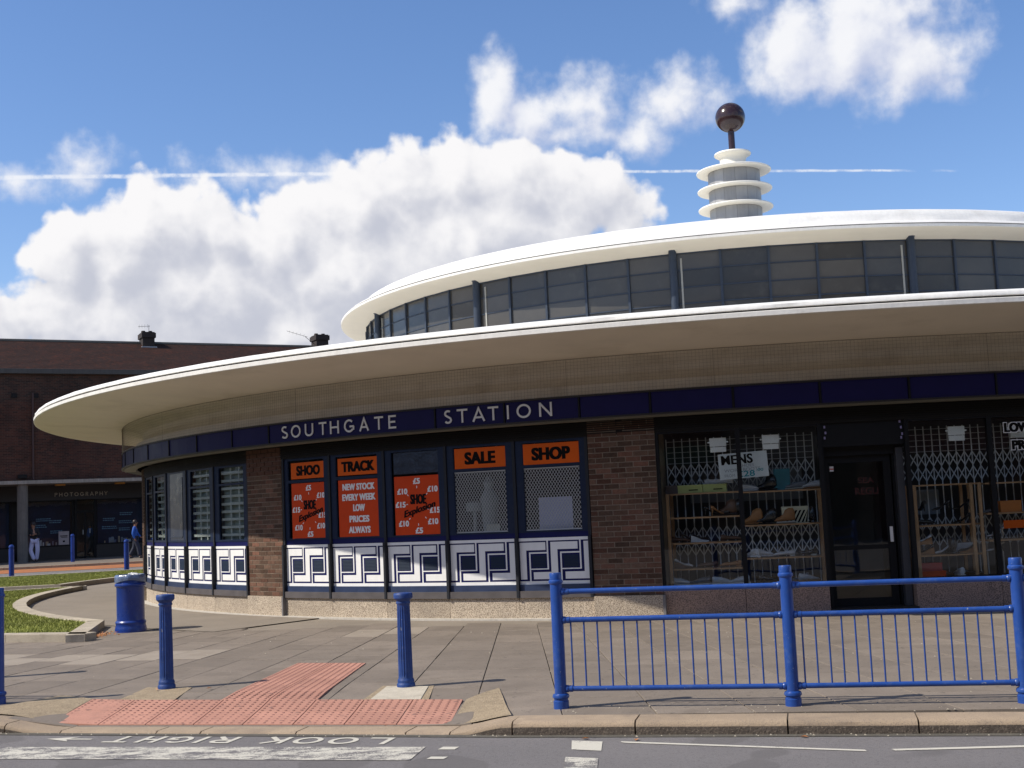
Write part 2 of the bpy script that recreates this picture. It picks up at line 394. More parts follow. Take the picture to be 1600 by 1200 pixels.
def fat_text(s_, w, h, mat_, fat, parent, name, x=0.0, z=0.0, y=-0.0015, shear=0.0, rot=0.0, fatz=None, bold=0.02):
    """heavy display lettering: the glyphs widened by overlapping copies 0.2 mm apart in depth"""
    base = text_mesh(s_, w - 2 * fat, h - 2 * (fatz or 0), mat_, bold, shear=shear)
    P_ = np.zeros(len(base.vertices) * 3); base.vertices.foreach_get('co', P_); P_ = P_.reshape(-1, 3)
    fs = [tuple(p.vertices) for p in base.polygons]; bpy.data.meshes.remove(base)
    offs = [(-fat, 0), (-fat / 2, 0), (0, 0), (fat / 2, 0), (fat, 0)]
    if fatz: offs += [(a * fat, b * fatz) for a in (-1, 0, 1) for b in (-1, 1)]
    vv = []; ff = []
    for k, (ox, oz) in enumerate(offs):
        Q = P_ + np.array([ox, -0.0002 * k, oz]); o = len(vv)
        c_, s2 = math.cos(rot), math.sin(rot)
        vv += [(q[0] * c_ - q[2] * s2, q[1], q[0] * s2 + q[2] * c_) for q in Q]; ff += [tuple(o + i for i in f) for f in fs]
    me = bpy.data.meshes.new(name); me.from_pydata(vv, [], ff); me.materials.append(mat_); me.update()
    return put(name, me, parent, (x, y, z))
def join_text(items, mat_, name='lettering'):
    """items: (string, cx, cz, w, h, bold, shear, rot)"""
    vv = []; ff = []
    for it in items:
        s_, cx, cz, w, h, bold = it[:6]; sh = it[6] if len(it) > 6 else 0.0; rot = it[7] if len(it) > 7 else 0.0
        me = text_mesh(s_, w, h, mat_, bold, shear=sh)
        o = len(vv)
        for v in me.vertices:
            x, z = v.co.x, v.co.z
            vv.append((cx + x * math.cos(rot) - z * math.sin(rot), 0.0, cz + x * math.sin(rot) + z * math.cos(rot)))
        ff += [tuple(o + i for i in p.vertices) for p in me.polygons]
        bpy.data.meshes.remove(me)
    me = bpy.data.meshes.new(name); me.from_pydata(vv, [], ff); me.materials.append(mat_); me.update()
    return me

def stroke_mesh(glyph, w, h, sw, mat_, depth=0.012, name='letter'):
    """sans-serif stroke letter w x h, standing in the XZ plane, facing -Y, stroke width sw"""
    def arc(cx, cy, rx, ry, a0, a1, n=20):
        return [(cx + rx * math.cos(R(a0 + (a1 - a0) * i / n)), cy + ry * math.sin(R(a0 + (a1 - a0) * i / n))) for i in range(n + 1)]
    k = sw / 2; L = k; Rr = w - k; B = k; T = h - k; mx, my = w / 2, h / 2
    G = {
        'O': [arc(mx, my, mx - k, my - k, 0, 360, 32)],
        'T': [[(0, T), (w, T)], [(mx, T - k), (mx, 0)]],
        'H': [[(L, 0), (L, h)], [(Rr, 0), (Rr, h)], [(L + k, my), (Rr - k, my)]],
        'I': [[(mx, 0), (mx, h)]],
        'E': [[(L, 0), (L, h)], [(L + k, T), (w, T)], [(L + k, B), (w, B)], [(L + k, my), (w * .9, my)]],
        'N': [[(L, 0), (L, h)], [(L, T + k * .2), (Rr, B - k * .2)], [(Rr, 0), (Rr, h)]],
        'A': [[(L * .6, 0), (mx, T + k * .3), (w - L * .6, 0)], [(w * .2, h * .3), (w * .8, h * .3)]],
        'U': [[(L, h), (L, h * .36)] + arc(mx, h * .36, mx - k, h * .36 - k, 180, 360, 14) + [(Rr, h)]],
        'G': [arc(mx, my, mx - k, my - k, 42, 322, 26), [(Rr, h * .17), (Rr, h * .48)], [(Rr + k, h * .45), (w * .55, h * .45)]],
        'S': [arc(mx, h * .735, mx - k * 1.3, h * .265 - k, 40, 250, 14)[0:] + arc(mx, h * .27, mx - k, h * .27 - k, 70, -150, 14)],
        'P': [[(L, 0), (L, h)], [(L, T)] + arc(w * .55, h * .73, w * .45 - k, h * .27 - k, 90, -90, 12) + [(L, h * .46 + k)]],
        'R': [[(L, 0), (L, h)], [(L, T)] + arc(w * .5, h * .73, w * .42 - k, h * .27 - k, 90, -90, 12) + [(L, h * .46 + k)], [(w * .45, h * .46), (w - k, 0)]],
        'Y': [[(L * .6, h), (mx, h * .45)], [(w - L * .6, h), (mx, h * .45)], [(mx, h * .47), (mx, 0)]],
        'C': [arc(mx, my, mx - k, my - k, 45, 315, 26)],
        'L': [[(L, h), (L, 0)], [(L, B), (w, B)]],
        'K': [[(L, 0), (L, h)], [(w - k, h), (L, h * .42)], [(w * .38, h * .55), (w - k * .6, 0)]],
    }[glyph]
    mb = MB()
    for pi_, pl in enumerate(G):
        pl = [Vector((p[0], p[1])) for p in pl]; closed = (pl[0] - pl[-1]).length < 1e-6; n = len(pl); left = []; right = []
        for i, p in enumerate(pl):
            if closed: a = pl[(i - 1) % (n - 1)]; b = pl[(i + 1) % (n - 1)]
            else: a = pl[max(0, i - 1)]; b = pl[min(n - 1, i + 1)]
            d1 = (p - a); d2 = (b - p)
            if d1.length < 1e-9: d1 = d2
            if d2.length < 1e-9: d2 = d1
            d1.normalize(); d2.normalize(); t = (d1 + d2)
            if t.length < 1e-6: t = d1
            t.normalize(); nn = Vector((-t.y, t.x)); cosh = max(0.45, nn.dot(Vector((-d1.y, d1.x))))
            left.append(p + nn * k / cosh); right.append(p - nn * k / cosh)
        yy = -depth - 0.0004 * pi_
        vv = [(p.x, yy, p.y) for p in left] + [(p.x, yy, p.y) for p in right] + [(p.x, 0, p.y) for p in left] + [(p.x, 0, p.y) for p in right]
        fs = []
        for i in range(n - 1):
            fs += [(n + i, n + i + 1, i + 1, i), (i, i + 1, 2 * n + i + 1, 2 * n + i), (n + i + 1, n + i, 3 * n + i, 3 * n + i + 1)]
        mb.add(vv, fs)
    return mb.mesh(name, mat_)

# ------------------------------------------------------------------ the station
CX, CY = 5.973, 31.985
RW = 14.757
def P(a, r, z=0.0): t = R(a); return (r * math.sin(t), -r * math.cos(t), z)
def W(a, r, z=0.0): p = P(a, r, z); return (p[0] + CX, p[1] + CY, z)
def arcbox(mb, a0, a1, r0, r1, z0, z1, n=None, mi=0):
    """closed curved block"""
    n = n or max(1, int(abs(a1 - a0) / 2.2)); vv = []
    for i in range(n + 1):
        a = a0 + (a1 - a0) * i / n
        vv += [P(a, r1, z0), P(a, r1, z1), P(a, r0, z1), P(a, r0, z0)]
    fs = []
    for i in range(n):
        o = i * 4
        for k in range(4): fs.append((o + k, o + 4 + k, o + 4 + (k + 1) % 4, o + (k + 1) % 4))
    fs += [(0, 1, 2, 3), tuple(n * 4 + k for k in (3, 2, 1, 0))]
    return mb.add(vv, fs, mi)
station = thing('station_building', 'round white roofed station building with blue fascia, brick piers and shop windows', 'station', (CX, CY, 0))
NS = 288
def wob(amp):
    ph = [random.random() * 7 for _ in range(4)]
    return lambda r, z, t: r + amp * (math.sin(t * 41 + ph[0] + z * 30) + math.sin(t * 97 + ph[1] + z * 50) + 0.7 * math.sin(t * 151 + ph[2]))
# outer canopy
MB().lathe([(16.955, 3.79), (16.985, 3.80), (16.985, 3.855), (16.955, 3.865)], NS).build('canopy_rim', M_smooth_white, station, 40)
MB().lathe([(16.956, 3.866), (16.925, 3.867), (16.925, 3.884), (16.945, 3.885)], NS).build('drip_groove', M_groove, station)
MB().lathe([(16.944, 3.884), (16.962, 3.893), (16.955, 3.935), (16.91, 3.965), (16.80, 3.985), (16.5, 4.01), (15.5, 4.10), (9.5, 4.80)], NS, fn=wob(0.0045)).build('canopy_roof', M_white, station, 50)
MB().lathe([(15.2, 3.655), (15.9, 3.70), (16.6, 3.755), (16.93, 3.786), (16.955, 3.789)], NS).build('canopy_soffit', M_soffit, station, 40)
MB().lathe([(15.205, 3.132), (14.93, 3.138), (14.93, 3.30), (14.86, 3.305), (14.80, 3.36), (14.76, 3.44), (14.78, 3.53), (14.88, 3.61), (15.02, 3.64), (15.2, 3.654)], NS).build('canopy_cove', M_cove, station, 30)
# bird netting hung between soffit and fascia
def netting():
    vv = []; fs = []
    def wire(p, q, r):
        p = Vector(p); q = Vector(q); d = (q - p).normalized(); u = d.orthogonal().normalized(); w = d.cross(u); o = len(vv)
        for c_ in (p, q):
            for i in range(3): t = 2.094 * i; vv.append(c_ + r * (math.cos(t) * u + math.sin(t) * w))
        fs.extend([(o + i, o + (i + 1) % 3, o + 3 + (i + 1) % 3, o + 3 + i) for i in range(3)])
    A = np.arange(-76, 26, 0.19)
    for i, a in enumerate(A):
        wire(P(a, 15.215, 3.133), P(a + 0.02, 15.215, 3.652), 0.0014)
    for j in range(1, 11):
        z = 3.133 + 0.52 * j / 11
        for k in range(0, len(A) - 4, 4): wire(P(A[k], 15.215, z + 0.002 * math.sin(k)), P(A[k + 4], 15.215, z + 0.002 * math.sin(k + 4)), 0.0014)
    for z, rr in ((3.648, 0.005), (3.137, 0.004)):
        for k in range(0, len(A) - 4, 4): wire(P(A[k], 15.22, z), P(A[k + 4], 15.22, z), rr)
    for a in (-38.3, -20.0, -12.2, 1.5, -55.0): wire(P(a, 15.222, 3.133), P(a, 15.222, 3.65), 0.003)
    mb = MB(); mb.add(vv, fs); stuff(mb.build('bird_netting', mat('netting_wire', (0.24, 0.20, 0.16), 0.7), station))
netting()
# blue fascia: panels with black joints
ANG0 = 1.82; STEP = 4.38
fj = [23.7, 19.35, 14.95, 10.6, 6.2, 1.82, -2.56, -6.97, -11.31, -15.57, -19.38, -23.65, -27.94, -40.9, -44.8, -49.3, -53.8, -58.4, -63.0, -67.5, -72.0, -76.0]
mb = MB(); arcbox(mb, -100, 30, 14.90, 15.185, 2.80, 3.128, 60); mb.build('fascia_backing', M_black, station)
mb = MB(); arcbox(mb, -76, 26, 15.188, 15.235, 2.795, 2.818, 50); arcbox(mb, -76, 26, 15.188, 15.232, 3.108, 3.131, 50); mb.build('fascia_trim', M_dkbrown, station)
mb = MB(); arcbox(mb, -76, 26, 14.93, 15.18, 2.776, 2.796, 50); mb.build('fascia_underside', mat('fascia_lip', (0.16, 0.15, 0.12), 0.6), station)
panels = {}
for k in range(len(fj) - 1):
    a1, a0 = fj[k], fj[k + 1]
    mb = MB(); arcbox(mb, a0 + 0.07, a1 - 0.07, 15.187, 15.212, 2.82, 3.106, 9 if a1 - a0 > 6 else 3)
    o = mb.build('fascia_panel', M_blue_tile, station); panels[k] = (a0, a1, o)
for a in fj:
    mb = MB(); arcbox(mb, a - 0.045, a + 0.045, 15.187, 15.228, 2.82, 3.106, 1); mb.build('fascia_joint_cover', M_black, station)
LET = [('S',-39.64,-39.06),('O',-38.77,-37.92),('U',-37.55,-36.84),('T',-36.37,-35.72),('H',-35.46,-34.75),('G',-34.35,-33.57),('A',-33.18,-32.49),('T',-32.08,-31.42),('E',-31.07,-30.52),('S',-27.33,-26.84),('T',-26.52,-25.84),('A',-25.55,-24.79),('T',-24.61,-23.96),('I',-23.48,-23.35),('O',-22.91,-22.07),('N',-21.61,-20.87)]
for ch, a0, a1 in LET:
    w = R(a1 - a0) * 15.22 * (0.98 if ch != 'I' else 1); am = (a0 + a1) / 2
    w = max(w, 0.03)
    me = stroke_mesh(ch, w, 0.20, 0.028, M_letter)
    p = P(am, 15.2165, 2.868); t = R(am)
    put('letter', me, station, (p[0] - w / 2 * math.cos(t), p[1] - w / 2 * math.sin(t), p[2]), t)
# dark head band over all openings, wall core
mb = MB(); arcbox(mb, -100, 30, 13.9, 14.80, 2.57, 2.775, 60)
for z in (2.60, 2.63, 2.66, 2.69, 2.72, 2.75): arcbox(mb, -76, 26, 14.80, 14.812, z, z + 0.014, 50)
mb.build('head_band', mat('head_slats', (0.014, 0.013, 0.012), 0.7, 0.15, spec=.15), station)
mb = MB(); arcbox(mb, 26, 262, 14.2, 14.75, 0.0, 3.13, 80); mb.build('rear_wall', mat('rear_brick_wall', (0.14, 0.07, 0.05), 0.9, 0.3, 20), station)
mb = MB(); arcbox(mb, -98, -19.4, 13.1, 13.2, 0.0, 3.0, 30); arcbox(mb, -19.4, -18.8, 9.6, 14.2, 0, 3.0, 1); arcbox(mb, 25, 25.6, 9.6, 14.2, 0, 3.0, 1)
arcbox(mb, -19.4, 26, 9.6, 9.7, 0, 3.0, 24); mb.build('inner_wall', M_room, station)
mb = MB(); arcbox(mb, -98, 26, 9.6, 14.85, 2.98, 3.05, 60); arcbox(mb, -98, 26, 9.6, 14.70, 0.0, 0.03, 60); mb.build('room_floor_and_ceiling', M_dark, station)

# clerestory drum
RC = 9.557
MB().lathe([(RC - 0.02, 4.75), (RC - 0.02, 4.86), (RC + 0.04, 4.87), (RC + 0.04, 4.80)], 140).build('drum_kerb', M_steelblue, station)
zrow = [4.86, 5.175, 5.475, 5.80, 6.115]
bay = 360 / 14.0; pane = bay / 5
pane_me = {}
for j in range(4):
    w = 2 * RC * math.tan(R(pane / 2))
    mb = MB(); mb.span(-w / 2, w / 2, -0.006, 0.006, zrow[j] + 0.012, zrow[j + 1] - 0.012); pane_me[j] = mb.mesh('clerestory_pane', M_frost)
wv = 2 * RC * math.sin(R(pane / 2))
mb = MB(); mb.span(-0.022, 0.022, -0.045, 0.02, 4.86, 6.115); me_mull = mb.mesh('mullion', M_steelblue)
mb = MB(); mb.lathe([(0.075, 4.80), (0.075, 6.15), (0.10, 6.17), (0.10, 6.21)], 14, capb=True, capt=True); me_colm = mb.mesh('clerestory_column', M_steelblue, 40)
mb = MB()
for j in (1, 2, 3): mb.span(-wv / 2, wv / 2, -0.02, 0.012, zrow[j] - 0.0105, zrow[j] + 0.0105)
mb.span(-wv / 2, wv / 2, -0.03, 0.012, 6.10, 6.145)
me_tr = mb.mesh('transom', M_steelblue)
for b in range(14):
    aC = 8.0 + bay * b
    if aC > 180: aC -= 360
    vis = -100 < aC < 55
    p = P(aC, RC + 0.05, 0); put('clerestory_column', me_colm, station, p, R(aC))
    for k in range(5):
        am = aC + pane * (k + 0.5); q = P(am, RC * math.cos(R(pane / 2)), 0)
        if vis or k == 0 or True:
            tr = put('window_frame', me_tr, station, q, R(am))
            for j in range(4): put('pane', pane_me[j], tr)
        if k: put('mullion', me_mull, station, P(aC + pane * k, RC, 0), R(aC + pane * k))
    # added strip on the opaque panes, standing for a pale inner column
    mb = MB(); q_ = -0.95 if aC > 0 else (0.85 if aC > -30 else 1.25); mb.span(-0.016, 0.016, -0.004, 0.012, 4.87, 6.02); put('inner_column_strip', mb.mesh('inner_column_strip', mat('column_strip_pale', (0.36, 0.36, 0.33), .6)), station, P(aC + q_, RC + 0.012, 0), R(aC + q_))
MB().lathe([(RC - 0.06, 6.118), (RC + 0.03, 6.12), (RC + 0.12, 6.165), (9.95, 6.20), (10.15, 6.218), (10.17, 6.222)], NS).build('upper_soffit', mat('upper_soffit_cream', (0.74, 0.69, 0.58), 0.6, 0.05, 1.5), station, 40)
MB().lathe([(10.17, 6.222), (10.19, 6.228), (10.19, 6.272), (10.165, 6.28)], NS).build('upper_roof_rim', M_smooth_white, station, 40)
MB().lathe([(10.166, 6.281), (10.145, 6.282), (10.145, 6.293), (10.155, 6.294)], NS).build('upper_drip_groove', M_groove, station)
MB().lathe([(10.154, 6.293), (10.165, 6.30), (10.13, 6.335), (10.02, 6.37), (9.86, 6.395), (9.79, 6.43), (9.73, 6.54), (9.66, 6.64), (9.58, 6.675), (9.4, 6.68), (0.6, 7.15)], NS, fn=wob(0.0022)).build('upper_roof', M_white, station, 35)
MB().lathe([(9.5, 4.75), (9.5, 6.1)], 90).build('drum_lining', M_dark, station)

# lantern finial
def ringdisc(r_in, r, z, t=0.055):
    pr = [(r_in, z - t * .45), (r - 0.03, z - t * .5)]
    pr += [(r - 0.03 + 0.03 * math.sin(R(q)), z - t * .5 * math.cos(R(q))) for q in (30, 60, 90, 120, 150)]
    pr += [(r - 0.03, z + t * .5), (r_in, z + t * .9)]
    return pr
M_disc = mat('cream_disc', (0.80, 0.77, 0.68), 0.5, 0.03, 3)
for z in (9.99, 9.505, 9.02, 8.535, 8.05, 7.565):
    MB().lathe(ringdisc(0.6, 0.955, z), 72).build('lantern_disc', M_disc, station, 40)
    z1, z0 = z - 0.03, z - 0.485 + 0.05
    for k in range(14):
        a = k * 360 / 14 + 5; mb = MB(); da = 360 / 14 / 2 - 0.25
        vv = []
        for q in (-1, -.5, 0, .5, 1):
            t = R(a + da * q)
            vv += [(0.665 * math.sin(t), -0.665 * math.cos(t), z0), (0.665 * math.sin(t), -0.665 * math.cos(t), z1)]
        mb.add(vv, [(2 * i, 2 * i + 2, 2 * i + 3, 2 * i + 1) for i in range(4)])
        mb.build('lantern_panel', M_chrome, station, 40)
mb = MB(); mb.lathe([(0.655, 6.9), (0.655, 9.98)], 48); mb.build('lantern_core', M_groove, station)
mb = MB(); mb.lathe([(0.62, 10.035), (0.45, 10.06), (0.36, 10.12), (0.325, 10.22), (0.34, 10.33), (0.40, 10.40), (0.46, 10.425), (0.475, 10.45), (0.46, 10.485), (0.3, 10.50), (0.05, 10.51)], 48)
mb.sphere((-0.2, -0.25, 10.06), 0.12, 12, 8, (1.2, 1, 0.45)); mb.build('lantern_cap', M_disc, station, 50)
MB().lathe([(0.095, 10.50), (0.085, 10.56), (0.085, 11.1)], 20).build('finial_stem', M_sphere, station, 40)
mb = MB(); mb.sphere((0, 0, 11.44), 0.385, 48, 32); mb.build('finial_ball', M_sphere, station, 80)

# ---- brick piers
def slab_piece(mb, a0, a1, r0, r1, z0, z1): arcbox(mb, a0, a1, r0, r1, z0, z1, 1)
nb = [0]
stretch = MB(); stretch.span(-0.1015, 0.1015, -0.0035, 0.05, 0, 0.062); bm_s = stretch.mesh('brick', M_brick)
half = MB(); half.span(-0.0475, 0.0475, -0.0035, 0.05, 0, 0.062); bm_h = half.mesh('brick', M_brick)
for (a0, a1, zb) in ((-19.49, -15.68, 0.315), (-45.61, -41.80, 0.325), (-73.2, -69.3, 0.33), (6.45, 10.3, 0.315)):
    pr = put('brick_pier', None, station)
    mb = MB(); arcbox(mb, a0 + 0.02, a1 - 0.02, 14.0, 14.80, zb, 2.775, 3); mb.build('mortar', M_mortar, pr)
    n = 33; hgt_ = (2.775 - zb) / n; mod = R(a1 - a0) * 14.82 / 4.5; dm = (a1 - a0) / 4.5
    rest = MB()
    for c in range(n):
        z = zb + c * hgt_ + 0.004; cur = a0
        seq = [1, 1, 1, 1, .5] if c % 2 == 0 else [.5, 1, 1, 1, 1]
        for L in seq:
            am = cur + dm * L / 2; cur += dm * L
            p = P(am, 14.801 + random.uniform(-0.0015, 0.0015), z + random.uniform(-.001, .001))
            if a0 > 5: 
                arcbox(rest, am - dm * L / 2 + .03, am + dm * L / 2 - .03, 14.79, 14.815, z, z + hgt_ - .009, 1); continue
            if a0 > -50 and nb[0] < 300:
                nb[0] += 1; o = put('brick', bm_s if L == 1 else bm_h, pr, p, R(am + random.uniform(-.3, .3)))
                o.scale = (mod / 0.217, 1, (hgt_ - 0.0085) / 0.065)
            else:
                arcbox(rest, am - dm * L / 2 + .03, am + dm * L / 2 - .03, 14.79, 14.815, z, z + hgt_ - .009, 1)
    if rest.v: stuff(rest.build('brickwork', M_brick, pr))
    mb = MB(); arcbox(mb, a0 - 0.06, a1 + 0.06, 14.2, 14.79, 2.2, 2.2001, 1)

# ---- plinth
def plinth(a0, a1, z1, r, mt, n=1):
    for k in range(n):
        b0 = a0 + (a1 - a0) * k / n; b1 = a0 + (a1 - a0) * (k + 1) / n
        mb = MB(); arcbox(mb, b0 + 0.012, b1 - 0.012, 14.0, r, -0.05, z1, 2); mb.build('plinth_block', mt, station)
plinth(-69.3, -45.61, 0.30, 14.79, M_granite, 5)
plinth(-45.61, -41.80, 0.322, 14.845, M_granite, 1)
plinth(-41.80, -19.49, 0.30, 14.79, M_granite, 5)
plinth(-19.49, -15.68, 0.312, 14.845, M_granite, 1)
plinth(-73.2, -69.3, 0.328, 14.845, M_granite, 1)
plinth(-15.68, -6.95, 0.385, 14.78, M_granite2, 2)
plinth(-2.5, 6.45, 0.385, 14.78, M_granite2, 2)
plinth(6.45, 10.3, 0.312, 14.845, M_granite2, 1)
mb = MB(); arcbox(mb, -74, -7, 14.78, 14.93, -0.03, 0.012, 40); mb.build('footing_strip', mat('pale_mortar_strip', (0.45, 0.42, 0.37), 0.9, 0.2, 12), station)
for a in (-41.74, -15.62):
    mb = MB(); arcbox(mb, a - .07, a + .07, 14.7, 14.86, 0.0, 0.31, 1); mb.build('plinth_joint', M_groove, station)

# ---- window bays
PW = 2 * RW * math.sin(R(4.45 / 2))      # panel width
def meander_meshes(w):
    z0, z1 = 0.49, 1.155; H = z1 - z0
    def q(mb, u0, u1, v0, v1, y=-0.0105): mb.span((u0 - .5) * w, (u1 - .5) * w, y, -0.008, z0 + v0 * H, z0 + v1 * H)
    back = MB(); back.span(-w / 2 + .008, w / 2 - .008, -0.008, 0.01, 0.425, 1.235)
    wm = MB()
    q(wm, .01, .99, .935, 1.0); q(wm, .01, .99, 0.0, .07)
    for blk in ((.025, .11, .11, .905), (.11, .372, .735, .905), (.20, .44, .11, .262), (.44, .53, .11, .905), (.53, .80, .745, .905), (.625, .88, .11, .262), (.88, .965, .11, .905)): q(wm, *blk)
    for ln in ((.147, .166, .07, .692), (.166, .388, .66, .692), (.388, .408, .316, .935), (.166, .388, .316, .340), (.565, .584, .07, .692), (.584, .823, .66, .692), (.823, .843, .316, .935), (.584, .823, .316, .340)): q(wm, *ln, -.0098)
    lv = []
    for u0, u1 in ((.190, .372), (.608, .806)):
        m = MB()
        for i in range(8):
            v = z0 + (.365 + .265 * i / 8) * H; hh = .265 / 8 * H
            m.add([((u0 - .5) * w, -0.0135, v), ((u1 - .5) * w, -0.0135, v), ((u1 - .5) * w, -0.009, v + hh * .8), ((u0 - .5) * w, -0.009, v + hh * .8), ((u0 - .5) * w, -.008, v), ((u1 - .5) * w, -.008, v)],
                  [(0, 1, 2, 3), (4, 5, 1, 0)])
        lv.append(m.mesh('louvre', M_louvre))
    return back.mesh('meander_panel', M_navyp), wm.mesh('key_pattern', M_wpanel), lv
me_back, me_key, me_lv = meander_meshes(PW)
def frame_mesh(w, hole, z0=1.235, z1=2.57, tr=None, name='window_frame', mt=None):
    """hole = (x0, x1, zb, zt) glazed opening; tr = transom (zb, zt)"""
    mb = MB(); x0, x1, zb, zt = hole
    mb.span(-w / 2 + .004, x0, -0.018, 0.03, z0, z1); mb.span(x1, w / 2 - .004, -0.018, 0.03, z0, z1)
    mb.span(x0, x1, -0.017, 0.03, z0, zb); mb.span(x0, x1, -0.017, 0.03, zt, z1)
    if tr: mb.span(x0, x1, -0.020, 0.03, tr[0], tr[1])
    # thin rebate around the glass
    for a in (x0, x1 - .012): mb.span(a, a + .012, -0.012, 0.0, zb + .001, zt - .001)
    return mb.mesh(name, mt or M_navy)
mid = [-41.80 + 4.4625 * (k + .5) for k in range(5)]
left = [-69.3 + 4.738 * (k + .5) for k in range(5)]
mb = MB(); mb.span(-0.02, 0.02, -0.075, 0.02, 0.30, 1.16); mb.span(-0.022, 0.022, -0.032, 0.03, 1.16, 2.57); me_bm = mb.mesh('mullion', mat('mullion_grey', (0.022, 0.024, 0.030), 0.55, spec=.2))
PWL = 2 * RW * math.sin(R(4.738 / 2))
for a in [-41.80 + 4.4625 * k for k in range(1, 5)] + [-69.3 + 4.738 * k for k in range(0, 5)] + [-41.80 + .1, -19.6, -45.7]:
    put('mullion', me_bm, station, P(a, RW + .005, 0), R(a))
mb = MB()
for a0, a1 in ((-69.3, -45.61), (-41.8, -19.49)): arcbox(mb, a0, a1, 14.7, 14.825, 0.302, 0.40, 10); 
mb.build('window_sill', mat('sill_grey', (0.085, 0.075, 0.075), 0.6, 0.2, 5), station)
mb = MB()
for a0, a1 in ((-69.3, -45.61), (-41.8, -19.49)): arcbox(mb, a0, a1, 14.7, 14.785, 0.40, 0.49, 10)
mb.build('sill_upstand', mat('sill_blue', (0.02, 0.035, 0.085), 0.45, 0.2, 5), station)
RI = RW * math.cos(R(4.45 / 2))
me_pane = {}
def pane_mesh(x0, x1, z0, z1, y=0.008):
    mb = MB(); mb.span(x0, x1, y, y + .005, z0, z1); return mb.mesh('pane', M_glass)
# middle bay: frames as measured
for i, a in enumerate(mid):
    w = PW - .044; hw = 0.44
    bp = put('meander_panel', me_back, station, P(a, RI, 0), R(a))
    put('key_pattern', me_key, bp); put('louvre', me_lv[0], bp); put('louvre', me_lv[1], bp)
    fr = put('window_frame', frame_mesh(w, (-hw, hw, 1.262, 2.53), tr=(2.165, 2.212) if i != 2 else None), station, P(a, RI, 0), R(a))
    if i >= 3:
        put('pane', pane_mesh(-hw, hw, 2.212, 2.53), fr); put('pane', pane_mesh(-hw, hw, 1.262, 2.165, 0.02), fr)
        m = MB(); z0_, z1_ = 1.266, 2.160; sl = 1.5; px_ = 0.046; hgt2 = z1_ - z0_
        for sg in (-1, 1):
            k0 = -hw - hgt2 / sl - px_ if sg > 0 else -hw
            x = -hw - hgt2 / sl if sg > 0 else -hw + px_ / 2 * 0
            while x < (hw if sg > 0 else hw + hgt2 / sl):
                xa_, za_ = x, z0_; xb_, zb_ = x + sg * hgt2 / sl, z1_
                t0, t1 = 0.0, 1.0; dxx = xb_ - xa_
                for lim, side in ((-hw, 1), (hw, -1)):
                    tt = (lim - xa_) / dxx
                    if (dxx > 0) == (side > 0): t0 = max(t0, tt)
                    else: t1 = min(t1, tt)
                if t1 > t0 + .01: m.strap((xa_ + dxx * t0, sg * .0007, z0_ + hgt2 * t0), (xa_ + dxx * t1, sg * .0007, z0_ + hgt2 * t1), .0062, .002)
                x += px_
        stuff(m.build('expanded_mesh', M_meshw, fr, loc=(0, 0.005, 0)))
        for zq in (1.262, 2.152):
            mm = MB(); mm.span(-hw, hw, -.006, .006, zq, zq + .013); mm.build('mesh_border', M_meshw, fr)
    else:
        put('pane', pane_mesh(-hw, hw, 1.262, 2.53), fr)
# left bay: narrow bars behind glass, one solid door panel
for i, a in enumerate(left):
    bp = put('meander_panel', me_back, station, P(a, RW * math.cos(R(4.738 / 2)), 0), R(a)); bp.scale = (PWL / PW, 1, 1)
    put('key_pattern', me_key, bp); put('louvre', me_lv[0], bp); put('louvre', me_lv[1], bp)
    w = PWL - .044; hw = 0.43 if i != 2 else 0.40
    fr = put('window_frame', frame_mesh(w, (-hw, hw, 1.27, 2.53), tr=(2.215, 2.25) if i != 2 else None), station, P(a, RW * math.cos(R(4.738 / 2)), 0), R(a))
    if i == 2:
        m = MB(); m.span(-hw, hw, -.015, .01, 1.27, 2.53); m.span(-hw + .03, hw - .03, -.022, -.015, 1.33, 2.45); m.build('solid_panel', mat('dark_navy_panel', (0.012, 0.022, 0.045), 0.3, 0.1), fr)
        m = MB(); m.span(-hw + .03, hw - .05, -.03, -.0225, 1.325, 1.34); m.build('panel_rail', M_steelblue, fr)
    else:
        put('pane', pane_mesh(-hw, hw, 1.27, 2.215), fr); put('pane', pane_mesh(-hw, hw, 2.25, 2.53), fr)
        for r_ in range(9):
            m = MB(); z = 1.33 + r_ * .135; m.span(-hw, hw, .035, .042, z, z + .045); m.build('blind_slat', mat('blind_slat_pale', (0.36, 0.38, 0.37), 0.6, 0.15), fr)
        m = MB()
        for x in (-.12, .17): m.span(x - .022, x + .022, .046, .055, 1.27, 2.53)
        m.build('blind_post', mat('blind_slat_pale', (0, 0, 0)), fr)
        m = MB(); m.span(-hw - .02, hw + .02, .10, .11, 1.2, 2.56); m.build('back_board', mat('green_grey_board', (0.22, 0.26, 0.24), 0.8, 0.15, 3), fr)
# dark room board behind the middle bay
mb = MB(); arcbox(mb, -41.6, -19.5, 13.9, 13.92, 1.1, 2.57, 10); mb.build('blackout_board', M_dark, station)

